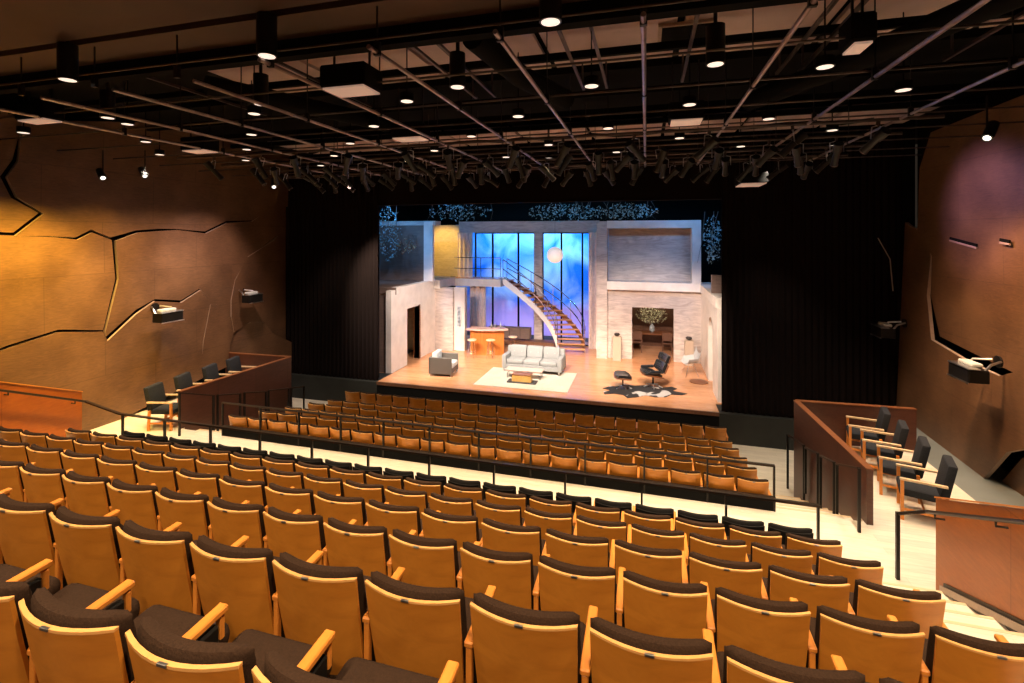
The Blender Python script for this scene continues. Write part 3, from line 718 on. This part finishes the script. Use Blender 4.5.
# balcony
S(MB().box(-11.8, -8.80, 15.84, 15.9, 3.62, 3.88).box(-11.8, -9.0, 15.9, 18.6, 3.882, 3.90).build('floor_upper_left', M['setdark']))
bal = S(MB().box(-11.8, -8.78, 15.9, 20.95, 3.62, 3.88).box(-8.8, -6.33, 20.92, 22.0, 3.46, 3.80).box(-9.6, -8.55, 19.2, 21.0, 3.5, 3.86).build('floor_balcony', M['setplaster']))
MB().box(-8.75, -6.35, 20.95, 22.0, 3.80, 3.82).build('balcony_boards', M['stagewood'], bal)
S(MB().box(-11.7, -8.95, 18.6, 18.8, 3.88, 6.22).build('wall_set_upper_left', M['setdark']))
S(MB().box(-8.98, -8.58, 18.55, 18.72, 3.88, 6.37).build('column_set_upper', M['setplaster']))
S(MB().box(-10.2, -8.63, 21.95, 22.1, 3.8, 6.3).build('wall_set_yellow', M['setyellow']))
S(MB().box(-11.7, -8.5, 18.6, 19.2, 6.22, 6.40).box(-8.6, -2.0, 21.55, 21.95, 5.93, 6.45).build('beam_set_header', M['setwall']))
# window wall
for x0, x1, nm in ((-4.94, -4.56, 'column_set_middle'),): S(MB().box(x0, x1, 21.6, 21.95, STG, 5.93).build(nm, M['setwall']))
xs = [-7.83, -6.97, -5.72, -4.94]; xs2 = [-4.56, -3.70, -2.75, -2.0]
wi = 1
for seq in (xs, xs2):
    for a, b in zip(seq[:-1], seq[1:]):
        wdw = S(MB().box(a - .035, a + .035, 21.72, 21.80, STG, 5.93).box(b - .035, b + .035, 21.72, 21.80, STG, 5.93).box(a, b, 21.72, 21.80, STG, STG + .06).box(a, b, 21.72, 21.80, 5.88, 5.93).build('window_%d' % wi, M['black_metal'])); wi += 1
        MB().box(a + .03, b - .03, 21.755, 21.762, STG + .06, 5.88).build('pane', M['glass'], wdw)
t = tag(MB().box(-9.6, -1.2, 23.6, 23.65, .0, 6.35).build('painted_drop', M['skydrop']), 'blue and white painted cloud backdrop seen behind the tall windows', 'backdrop')
t['kind'] = 'structure'
def curtain(x0, x1, y, z0, z1, lab):
    tag(drape(x0, x1, y, z0, z1, .05, .20).build('curtain', M['curtain'], None, True), lab, 'curtain', 'curtains of the stage set')
curtain(-8.62, -7.88, 21.45, 3.82, 5.93, 'pinkish linen curtain on the balcony beside the yellow wall')
curtain(-7.95, -7.15, 21.3, STG, 3.44, 'pale linen curtain hanging under the balcony behind the bar')
curtain(-2.42, -1.95, 21.3, STG, 5.93, 'tall pale curtain between the staircase and the grey column')
# rear platform and low cabinet
S(MB().box(-7.1, -3.9, 21.0, 21.62, STG, 1.05).build('floor_rear_step', M['diningbrown']))
t = thing('low_cabinet', (-6.0, 21.4, 1.05), 0, 'long low dark cabinet standing under the tall windows', 'cabinet')
MB().rbox(-1.0, .95, -.18, .18, .06, .55, .01, 1).build('body', M['setdark'], t)
for x in (-.5, 0, .5): MB().box(x - .005, x + .005, -.186, -.18, .08, .53).build('door_gap', M['black'], t)
for x in (-.9, .85): MB().box(x - .03, x + .03, -.12, .12, 0, .06).build('foot', M['black_metal'], t)
# big right column, right walls
S(MB().box(-1.93, -1.51, 19.75, 20.5, STG, 6.36).build('column_set_right', M['setwall']))
rw = S(MB().box(-1.51, -.54, 19.95, 20.15, STG, 3.62).box(1.05, 2.05, 19.95, 20.15, STG, 3.62).box(-.54, 1.05, 19.95, 20.15, 2.92, 3.62).build('wall_set_right', M['setwall']))
S(MB().box(-1.51, 2.05, 19.72, 20.7, 3.62, 3.95).build('trim_set_ledge', M['setplaster']))
S(MB().box(-1.51, 2.03, 19.75, 20.3, 6.08, 6.38).box(1.70, 2.03, 19.75, 20.3, 3.95, 6.08).build('beam_set_frame', M['setplaster']))
S(MB().box(-1.51, 1.72, 20.55, 20.7, 3.95, 6.2).build('wall_set_upper_right', M['setwall']))
# side wall right with arched opening
mb = MB(); pts = [(2.05, 15.45, STG), (2.05, 16.55, STG), (2.05, 16.55, 2.6)]
arc = [(2.05, 17.1 - .55 * math.cos(a), 2.6 + .5 * math.sin(a)) for a in [PI * i / 12 for i in range(13)]]
bm = bmesh.new()
poly = [(2.05, 15.45, STG), (2.05, 16.55, STG)] + arc + [(2.05, 17.65, STG), (2.05, 19.95, STG), (2.05, 19.95, 3.62), (2.05, 15.45, 3.62)]
vs = [bm.verts.new(p) for p in poly]; f = bm.faces.new(vs); r = bmesh.ops.extrude_face_region(bm, geom=[f])
bmesh.ops.translate(bm, vec=(.24, 0, 0), verts=[v for v in r['geom'] if isinstance(v, bmesh.types.BMVert)])
bmesh.ops.recalc_face_normals(bm, faces=bm.faces[:]); bmesh.ops.triangulate(bm, faces=bm.faces[:])
me = bpy.data.meshes.new('wall_set_arch'); bm.to_mesh(me); bm.free(); me.materials.append(M['setplaster'])
o = bpy.data.objects.new('wall_set_arch', me); C.objects.link(o); S(o)
S(MB().box(3.1, 3.2, 15.5, 20, STG, 3.6).build('wall_set_behind_arch', M['setyellow']))
S(MB().box(2.0, 3.2, 15.5, 20.7, 3.62, 3.92).build('floor_upper_right', M['setplaster']))
S(MB().box(2.05, 3.2, 16.8, 17.0, 3.92, 4.5).build('wall_set_upper_side', M['setdark']))
# dining room behind the opening
S(MB().box(-1.5, 2.1, 22.55, 22.7, STG, 3.6).box(-1.6, -1.5, 20.5, 22.7, STG, 3.6).box(2.1, 2.2, 20.15, 22.7, STG, 3.6).box(-1.6, 2.2, 20.15, 22.7, 3.45, 3.6).build('wall_dining_room', M['diningbrown']))
t = thing('dining_table', (.25, 21.9, STG), 0, 'dim dark dining table seen through the opening in the set', 'table')
MB().rbox(-.9, .9, -.4, .4, .70, .75, .01, 1).build('table_top', M['walnut'], t)
for x in (-.8, .8):
    for y in (-.33, .33): MB().box(x - .03, x + .03, y - .03, y + .03, 0, .70).build('leg', M['walnut'], t)
for i, x in enumerate((-.35, .85)):
    t = thing('dining_chair', (x, 21.3, STG), 0, ['dim wooden chair at the left of the dining table', 'dim wooden chair at the right of the dining table'][i], 'chair', 'dining chairs in the set')
    MB().rbox(-.2, .2, -.2, .2, .42, .46, .01, 1).build('seat', M['diningbrown'], t)
    MB().rbox(-.2, .2, -.2, -.17, .55, .92, .01, 1).build('backrest', M['diningbrown'], t)
    for a in (-.17, .17):
        for b in (-.17, .17): MB().box(a - .015, a + .015, b - .015, b + .015, 0, .42 if b > 0 else .9).build('leg', M['diningbrown'], t)
def leaves(mb, c, r, n, s, rg, flat=.5):
    for _ in range(n):
        while True:
            p = Vector((rg.uniform(-1, 1), rg.uniform(-1, 1), rg.uniform(-1, 1)))
            if p.length < 1: break
        p = Vector(c) + Vector((p.x * r[0], p.y * r[1], p.z * r[2]))
        a = Vector((rg.gauss(0, 1), rg.gauss(0, 1), rg.gauss(0, 1))).normalized(); b = a.cross(Vector((rg.gauss(0, 1), rg.gauss(0, 1), rg.gauss(0, 1)))).normalized()
        k = s * rg.uniform(.6, 1.3); nn = a.cross(b) * k * .12
        mb.add([p - a * k, p + b * k * .4 + nn, p + a * k, p - b * k * .4 + nn], [(0, 1, 2, 3)])
rg = random.Random(11)
t = thing('flower_arrangement', (.25, 21.5, STG + .75 + .26), 0, 'spreading white blossom branches in a vase seen in the dining room', 'flowers')
t.location = (.25, 21.85, STG + .75)
MB().lathe((0, 0, 0), [(.05, 0), (.11, .08), (.10, .25), (.04, .34), (.05, .38)], 14).build('vase', M['bluebox'], t, True)
mb = MB()
for i in range(16):
    a = 2 * PI * i / 16; R_ = rg.uniform(.35, .8); mb.tube([(0, 0, .3), (R_ * .4 * math.cos(a), R_ * .2 * math.sin(a), .5), (R_ * math.cos(a), R_ * .45 * math.sin(a), rg.uniform(.6, 1.1))], .008, 4)
mb.build('branches', M['twig'], t)['kind'] = 'stuff'
mb = MB(); leaves(mb, (0, 0, .78), (.70, .36, .42), 620, .042, rg); o = mb.build('blossom', M['leafpale'], t); o['kind'] = 'stuff'

# staircase
t = thing('curved_staircase', (0, 0, 0), 0, 'curved staircase with open wooden treads and white stringer rising to the balcony', 'staircase')
cx, cyy = -6.25, 20.3
def inner(u): a = u * PI / 2; return Vector((cx + 2.62 * math.cos(a), cyy + .72 * math.sin(a), STG + 2.92 * u))
def outer(u): a = u * PI / 2; return Vector((cx + 3.78 * math.cos(a), cyy + .05 + 1.33 * math.sin(a), STG + 2.92 * u))
NT = 16
for i in range(NT):
    u0, u1 = i / NT, (i + 1.35) / NT; z = STG + 2.92 * (i + 1) / NT
    a, b, c, d = inner(u0), outer(u0), outer(min(u1, 1)), inner(min(u1, 1))
    for q in (a, b, c, d): q.z = z - .05
    MB().prism([a, b, c, d], (0, 0, .05)).build('tread', M['treadwood'], t)
secs = []
for i in range(25):
    u = i / 24; p = inner(u); q = inner(min(u + .01, 1)) if u < 1 else inner(1); nrm = Vector((p.x - cx, (p.y - cyy) * 6, 0)).normalized() * .04
    secs.append([p - nrm + Vector((0, 0, -.16)), p + nrm + Vector((0, 0, -.16)), p + nrm + Vector((0, 0, .13)), p - nrm + Vector((0, 0, .13))])
MB().loft(secs).build('stringer', M['white'], t, True)
secs = []
for i in range(25):
    u = i / 24; p = outer(u); nrm = Vector((p.x - cx, (p.y - cyy) * 3, 0)).normalized() * .03
    secs.append([p - nrm + Vector((0, 0, -.14)), p + nrm + Vector((0, 0, -.14)), p + nrm + Vector((0, 0, .06)), p - nrm + Vector((0, 0, .06))])
MB().loft(secs).build('stringer', M['walnut'], t, True)
for fn_ in (inner, outer):
    for h in (.52, .95):
        MB().tube([fn_(i / 24) + Vector((0, 0, h)) for i in range(25)], .022, 6).build('handrail', M['chrome'], t, True)
    for i in range(6):
        p = fn_(i / 5); MB().tube([p, p + Vector((0, 0, .95))], .016, 6).build('baluster', M['chrome'], t, True)
t = thing('balcony_railing', (0, 0, 0), 0, 'two-bar chrome railing along the edge of the balcony', 'railing')
for h in (.45, .95): MB().tube([(-8.6, 20.98, 3.82 + h), (-6.35, 20.98, 3.82 + h)], .02, 6).build('handrail', M['chrome'], t, True)
for x in (-7.3, -6.36): MB().tube([(x, 20.98, 3.82), (x, 20.98, 4.77)], .016, 6).build('baluster', M['chrome'], t, True)
# pendant globe
p = ony(555, 255, 20.0); t = thing('globe_pendant', p, 0, 'large round pinkish pendant globe hanging above the staircase', 'pendant lamp')
MB().lathe((0, 0, 0), [(.34 * math.sin(PI * i / 14), -.34 * math.cos(PI * i / 14)) for i in range(15)], 24).build('shade', M['globe'], t, True)
MB().tube([(0, 0, .33), (0, 0, 2.3)], .006, 5).build('cord', M['black'], t)

# bar, stools
t = thing('bar_counter', (-6.52, 19.35, STG), .16, 'curved wooden bar counter with overhanging pinkish top', 'bar')
def arcband(r0, r1, z0, z1, a0, a1, n=16, c=(0, 1.55)):
    mb = MB(); secs = []
    for i in range(n + 1):
        a = a0 + (a1 - a0) * i / n; s_, c_ = math.sin(a), -math.cos(a)
        secs.append([(c[0] + r0 * s_, c[1] + r0 * c_, z0), (c[0] + r1 * s_, c[1] + r1 * c_, z0), (c[0] + r1 * s_, c[1] + r1 * c_, z1), (c[0] + r0 * s_, c[1] + r0 * c_, z1)])
    return mb.loft(secs)
arcband(1.72, 2.0, 0, 1.03, -.30, .42, c=(0, 1.6)).build('front', M['barwood'], t, True)
arcband(1.55, 2.16, 1.03, 1.09, -.36, .48, c=(0, 1.6)).build('counter_top', M['bartop'], t, True)
for i, (x, y, s_) in enumerate(((-.0, -.02, 1), (.22, .05, .8), (.38, .02, 1.1), (.5, .12, .7), (.12, .1, .9))):
    o = MB().lathe((0, 0, 0), [(.035, 0), (.037, .15 * s_), (.012, .2 * s_), (.013, .27 * s_)], 10).build('bottle', M['glass'] if i % 2 else M['steel'], None, True, loc=(-6.2 + x, 19.2 + y, STG + 1.09))
    tag(o, 'small glass or steel bottle standing on the bar counter', 'bottle', 'bottles on the bar')
stool = thing('bar_stool'); stool['category'] = 'stool'
MB().lathe((0, 0, .70), [(.0, 0), (.17, .0), (.19, .02), (.18, .045), (0, .05)], 18).build('seat', M['stoolwood'], stool, True)
for i in range(4):
    a = PI / 4 + i * PI / 2; MB().tube([(.09 * math.cos(a), .09 * math.sin(a), .70), (.19 * math.cos(a), .19 * math.sin(a), 0)], .011, 6).build('leg', M['chrome'], stool, True)
MB().tube([(.165 * math.cos(2 * PI * i / 16), .165 * math.sin(2 * PI * i / 16), .22) for i in range(17)], .008, 6).build('foot_ring', M['chrome'], stool, True)
for i, (x, y) in enumerate(((-6.80, 18.45), (-6.05, 18.60), (-5.35, 19.45))):
    lab = 'round-seated bar stool with chrome legs, ' + ['at the left front of the bar', 'at the right front of the bar', 'standing past the right end of the bar'][i]
    if i == 0: stool.location = (x, y, STG); stool['label'] = lab; stool['group'] = 'bar stools'
    else: dup(stool, (x, y, STG), 0, lab, 'bar stools')

# sofa
t = thing('sofa', (-3.93, 17.2, STG + .022), -.03, 'white three-seat tufted sofa on the cream rug', 'sofa')
MB().rbox(-1.08, 1.08, -.42, .42, .12, .30, .02, 1).build('base', M['sofa'], t, True)
MB().rbox(-1.08, 1.08, .22, .42, .28, .80, .04, 2).build('back_frame', M['sofa'], t, True)
for sx in (-1, 1): MB().rbox(min(sx * .93, sx * 1.10), max(sx * .93, sx * 1.10), -.44, .40, .12, .60, .035, 2).build('arm', M['sofa'], t, True)
for i in range(3):
    x = -.62 + i * .62
    o = MB().rbox(x - .30, x + .30, -.43, .20, .30, .46, .04, 2).build('seat_cushion', M['sofa'], t, True)
    o = MB().rbox(x - .30, x + .30, .05, .24, .45, .86, .05, 2, lambda v: Vector((v.x, v.y + (v.z - .45) * .2, v.z))).build('back_cushion', M['sofa'], t, True)
    for a in (-.14, .14): MB().lathe((x + a, .055, .66), [(.0, -.015), (.015, 0), (.0, .015)], 8).build('button', M['ltgrey'], o)
for x in (-1, 1):
    for y in (-.36, .36): MB().box(x - .025, x + .025, y - .025, y + .025, 0, .12).build('leg', M['steel'], t)
tag(MB().rbox(-5.52, -2.38, 15.08, 17.28, STG, STG + .022, .01, 1).build('rug', M['rug']), 'cream rectangular rug under the white sofa', 'rug')
t = thing('coffee_table', (-3.98, 16.25, STG + .022), 0, 'long low pinkish brown coffee table before the sofa', 'table')
MB().rbox(-.72, .58, -.20, .20, .26, .30, .008, 1).build('table_top', M['bartop'], t)
for x in (-.65, .51):
    for y in (-.16, .16): MB().box(x - .015, x + .015, y - .015, y + .015, 0, .26).build('leg', M['steel'], t)
t = thing('tray_bench', (-4.0, 15.72, STG + .022), 0, 'small gilt wooden box bench with dark tray ends on the rug', 'bench')
MB().rbox(-.33, .33, -.14, .14, .04, .26, .015, 1).build('body', M['gold'], t)
MB().rbox(-.33, .33, -.15, .15, .26, .30, .008, 1).build('lid', M['walnut'], t)
MB().rbox(-.50, .50, -.17, .17, .0, .05, .01, 1).build('tray', M['black_leather'], t)
# cube armchair facing +X
t = thing('cube_armchair', (-6.97, 16.05, STG), .08, 'boxy dark grey armchair with pale cushions at the left of the set', 'armchair')
for y in (-.40, .34): MB().rbox(-.42, .40, y, y + .07, .08, .66, .015, 1).build('arm', M['grey_leather'], t)
MB().rbox(-.44, -.36, -.40, .41, .08, .66, .015, 1).build('back_panel', M['grey_leather'], t)
MB().rbox(-.36, .40, -.33, .34, .10, .28, .02, 1).build('base', M['grey_leather'], t)
MB().rbox(-.34, .42, -.32, .33, .28, .45, .04, 2).build('seat_cushion', M['ltgrey'], t, True)
MB().rbox(-.36, -.18, -.31, .32, .42, .80, .05, 2).build('back_cushion', M['ltgrey'], t, True)
for x in (-.38, .36):
    for y in (-.36, .36): MB().box(x - .02, x + .02, y - .02, y + .02, 0, .1).build('leg', M['steel'], t)
# hide, lounge chair, footstool
pts = [(-1.05, -.05), (-.85, .18), (-.55, .22), (-.45, .42), (-.1, .40), (.25, .52), (.7, .42), (.95, .55), (1.1, .42), (.95, .22), (1.35, .08), (1.2, -.05), (.9, -.08), (.75, -.30), (.45, -.38), (.2, -.30), (-.05, -.50), (-.3, -.62), (-.42, -.42), (-.7, -.38), (-.95, -.48), (-1.0, -.3), (-.8, -.15)]
bm = bmesh.new(); vs = [bm.verts.new((x, y, .0)) for x, y in pts]; f = bm.faces.new(vs); r = bmesh.ops.extrude_face_region(bm, geom=[f])
bmesh.ops.translate(bm, vec=(0, 0, .012), verts=[v for v in r['geom'] if isinstance(v, bmesh.types.BMVert)]); bmesh.ops.recalc_face_normals(bm, faces=bm.faces[:]); bmesh.ops.triangulate(bm, faces=bm.faces[:])
me = bpy.data.meshes.new('cowhide_rug'); bm.to_mesh(me); bm.free(); me.materials.append(M['hide'])
o = bpy.data.objects.new('cowhide_rug', me); C.objects.link(o); o.location = (-.22, 15.9, STG); o.scale = (1.08, 1.3, 1); tag(o, 'black and white cowhide lying under the black lounge chair', 'rug')
t = thing('lounge_chair', (.22, 16.45, STG + .012), PI + .40, 'black leather lounge chair with curved wooden shells, reclined', 'armchair'); t.scale = (1.03, 1.03, 1.03)
# faces +X locally
def curved(w_, L_, th, bend, M4, mat, nm, parent, r=.03):
    def fn(v):
        return M4 @ Vector((v.x, v.y, v.z + bend * (2 * v.y / w_) ** 2))
    mb = MB(); secs = []
    for i in range(9):
        y = -w_ / 2 + w_ * i / 8; e = 1 - .18 * abs(2 * y / w_) ** 4
        ring = []
        for j in range(14):
            a = 2 * PI * j / 14; ring.append(fn(Vector((L_ / 2 * e * math.copysign(abs(math.cos(a)) ** .5, math.cos(a)), y, th / 2 * math.copysign(abs(math.sin(a)) ** .7, math.sin(a))))))
        secs.append(ring)
    return mb.loft(secs).build(nm, mat, parent, True)
def TR(x, z, ang): return Matrix.Translation((x, 0, z)) @ Matrix.Rotation(ang, 4, 'Y')
s1 = curved(.74, .62, .04, .07, TR(.05, .34, -.2), M['walnut'], 'seat_shell', t); curved(.64, .58, .13, .03, TR(.07, .42, -.2), M['black_leather'], 'seat_pad', t)
curved(.74, .34, .04, .05, TR(-.34, .60, 1.15), M['walnut'], 'back_shell', t); curved(.64, .34, .12, .03, TR(-.28, .64, 1.15), M['black_leather'], 'back_pad', t)
curved(.70, .28, .04, .05, TR(-.46, .88, 1.2), M['walnut'], 'head_shell', t); curved(.60, .28, .12, .03, TR(-.40, .90, 1.2), M['black_leather'], 'head_pad', t)
for y in (-.36, .36): MB().rbox(-.18, .26, y - .05, y + .05, .50, .60, .04, 2).build('arm_pad', M['black_leather'], t, True)
MB().tube([(0, 0, .08), (0, 0, .30)], .03, 8).build('pillar', M['black_metal'], t, True)
for i in range(5):
    a = i * 2 * PI / 5; MB().tube([(0, 0, .09), (.30 * math.cos(a), .30 * math.sin(a), .015)], .016, 6).build('foot', M['steel'], t, True)
t = thing('footstool', (-.72, 16.0, STG + .012), PI + .25, 'black leather footstool on a star base before the lounge chair', 'footstool')
curved(.62, .54, .04, .06, TR(0, .32, -.08), M['walnut'], 'shell', t); curved(.60, .52, .14, .02, TR(0, .40, -.08), M['black_leather'], 'pad', t)
MB().tube([(0, 0, .08), (0, 0, .30)], .025, 8).build('pillar', M['black_metal'], t, True)
for i in range(4):
    a = i * PI / 2 + .4; MB().tube([(0, 0, .09), (.24 * math.cos(a), .24 * math.sin(a), .015)], .014, 6).build('foot', M['steel'], t, True)
# shell chair
t = thing('shell_chair', (1.50, 18.15, STG), PI + .25, 'white moulded shell chair on thin legs beside the arch', 'chair')
secs = []
for i in range(9):
    u = i / 8; x = .24 - .42 * u if u < .6 else -.012 - .2 - (u - .6) * .25; z = .44 + (.0 if u < .5 else ((u - .5) * 2) ** 1.6 * .36)
    ring = []
    for j in range(9):
        y = -.30 + .60 * j / 8; ring.append((x, y * (1 - .1 * u), z + .20 * abs(y / .30) ** 3 * (1 if u > .15 else .2)))
    secs.append(ring + [(p[0] - .004, p[1], p[2] - .014) for p in ring[::-1]])
MB().loft(secs).build('shell', M['shell'], t, True)
for sx in (-1, 1):
    for sy in (-1, 1): MB().tube([(sx * .08, sy * .10, .43), (sx * .22, sy * .22, 0)], .010, 6).build('leg', M['chrome'], t, True)
tag(MB().cyl((0, 0), .30, 0, .014, 24).build('round_mat', M['walnut'], None, True, loc=(1.72, 17.45, STG)), 'small dark round mat on the floor by the arch', 'mat')
# pedestals with dark pots
for i, (x, y, h) in enumerate(((-1.11, 19.62, .95), (1.58, 19.62, .95))):
    t = thing('pedestal', (x, y, STG), 0, ['tan square pedestal left of the dining room opening', 'tan square pedestal right of the dining room opening'][i], 'pedestal', 'pedestals flanking the opening')
    MB().rbox(-.16, .16, -.15, .15, 0, h - .03, .004, 1).build('shaft', M['pedestal'], t); MB().rbox(-.165, .165, -.155, .155, h - .03, h, .004, 1).build('top', M['pedestal'], t)
    tag(MB().lathe((0, 0, 0), [(.05, 0), (.11, .05), (.12, .1), (.08, .13), (0, .13)], 14).build('bowl', M['black_leather'], None, True, loc=(x, y, STG + h)), ['small dark bowl on the left pedestal', 'small dark bowl on the right pedestal'][i], 'bowl', 'bowls on the pedestals')

# hanging foliage around the top of the set
def foliage(px0, px1, py0, py1, Y, n, lab, s=.055):
    a, b = ony(px0, py1, Y), ony(px1, py0, Y)
    c = ((a.x + b.x) / 2, Y, (a.z + b.z) / 2); r = (abs(b.x - a.x) / 2, .35, abs(b.z - a.z) / 2)
    t = thing('leafy_branch', c, 0, lab, 'foliage', 'leafy branches hanging over the set')
    mb = MB()
    for i in range(int(3 + r[0] * 2)):
        x = rg.uniform(-r[0], r[0]); mb.tube([(x, 0, r[2] * 1.1), (x + rg.uniform(-.25, .25), rg.uniform(-.2, .2), 0), (x + rg.uniform(-.4, .4), rg.uniform(-.3, .3), -r[2] * .9)], [.012, .008, .003], 4)
    mb.build('twigs', M['twig'], t)['kind'] = 'stuff'
    mb = MB(); leaves(mb, (0, 0, 0), r, n, s, rg); o = mb.build('leaves', M['leaf'], t); o['kind'] = 'stuff'
foliage(428, 494, 202, 222, 18.2, 240, 'blue-lit leafy branch above the left of the set')
foliage(526, 600, 202, 223, 18.2, 300, 'dense blue-lit leafy branch above the middle of the set')
foliage(590, 662, 202, 221, 18.2, 300, 'green and blue leafy branch above the right of the set')
foliage(376, 402, 204, 262, 17.2, 330, 'tall leafy branch hanging at the left edge of the set')
foliage(398, 416, 236, 254, 16.2, 60, 'small leafy sprig beside the tall branch at left')
foliage(703, 722, 214, 266, 18.6, 260, 'leafy branch hanging at the right edge of the set')

# ------------------------------------------------------------------ stage and wall lighting
def stage(x, y, tx, ty, tz, W, col, ang=28, blend=.5):
    return spot((x, y, 7.05), (tx, ty, tz), W, col, math.radians(ang), blend, .12, 'stage_lamp')
for x in (-9, -6.5, -4, -1.5, 1.0):
    stage(x, 12.2, x * .8 - .7, 17.2, .8, 3000, (1, .80, .62), 50, .8)
for x in (-7.5, -3.5, .5):
    stage(x, 10.9, x * .85 - .5, 19.5, 2.0, 2600, (1, .78, .66), 42, .8)
stage(-2, 12.4, -8.8, 17.0, 2.0, 3200, (1, .88, .82), 36)
stage(-6, 12.4, 2.0, 17.5, 2.2, 2900, (1, .84, .74), 36)
stage(-3.5, 12.2, .2, 19.9, 2.4, 1100, (1, .76, .60), 30)
spot((.25, 20.5, 3.3), (.25, 21.9, 2.3), 70, (1, .84, .6), math.radians(75), .6, .1, 'stage_lamp')  # unseen lamp added inside the dining room to brighten the blossom
stage(-1, 12.4, -3.9, 17.1, 1.2, 250, (1, .93, .85), 20)
stage(-5, 12.4, -4.2, 16.4, .8, 300, (1, .93, .85), 20)
spot((-9.6, 20.0, 6.3), (-9.45, 22.0, 4.9), 330, (1, .64, .14), math.radians(78), .6, .1, 'stage_lamp')
for x in (-9.0, 1.0, 3.0): spot((x, 15.6, 7.6), (x * .95, 18.2, 6.2), 300, (.12, .42, 1), math.radians(60), .5, .1, 'stage_lamp')
for x in (-6.5, -4, -1.5): spot((x, 15.6, 7.7), (x, 18.4, 6.7), 200, (.12, .48, 1), math.radians(80), .5, .1, 'stage_lamp')
spot((-9.6, 15.5, 7.6), (-9.95, 17.2, 5.9), 420, (.14, .45, 1), math.radians(60), .6, .1, 'stage_lamp')
def area(loc, tgt, W, col, sx, sy, name):
    L_ = bpy.data.lights.new(name, 'AREA'); L_.shape = 'RECTANGLE'; L_.size = sx; L_.size_y = sy; L_.energy = W; L_.color = col
    o = bpy.data.objects.new(name, L_); C.objects.link(o); o.location = loc; o.rotation_euler = (Vector(tgt) - Vector(loc)).to_track_quat('-Z', 'Y').to_euler()
area((-5.2, 22.45, 6.2), (-5.2, 23.6, 3.6), 300, (.16, .56, 1), 6.5, .2, 'cyc_batten')
area((-5.2, 22.6, .95), (-5.2, 23.6, 2.2), 90, (.40, .52, 1), 6.5, .2, 'cyc_batten')
# wall washers along the side walls
for y, W, col in ((6.4, 2600, (1, .62, .08)), (8.0, 800, (1, .60, .14)), (9.3, 420, (1, .66, .44)), (10.8, 620, (1, .70, .62))):
    spot((-10.2, y, 7.3), (-12.6, y + .4, 3.6), W, col, math.radians(80), .9, .1, 'wall_washer')
for y, W, col in ((9.6, 1300, (1, .56, .26)), (11.0, 330, (1, .58, .36))):
    spot((4.2, y, 7.3), (6.3, y + .4, 3.4), W, col, math.radians(80), .9, .1, 'wall_washer')
spot((3.6, 11.6, 7.3), (6.35, 11.4, 6.3), 380, (.72, .45, 1), math.radians(60), .9, .1, 'wall_washer')
# lamps over the two side boxes and the cross aisle
for x, y in ((4.4, 10.0), (4.4, 11.6), (3.0, 7.9), (-11.2, 8.6), (-11.2, 10.4), (2.8, 5.6), (2.9, 12.9), (-9.9, 13.2)):
    spot((x, y, 7.45), (x, y + .01, 0), 420, (1, .86, .68), math.radians(75), .6)
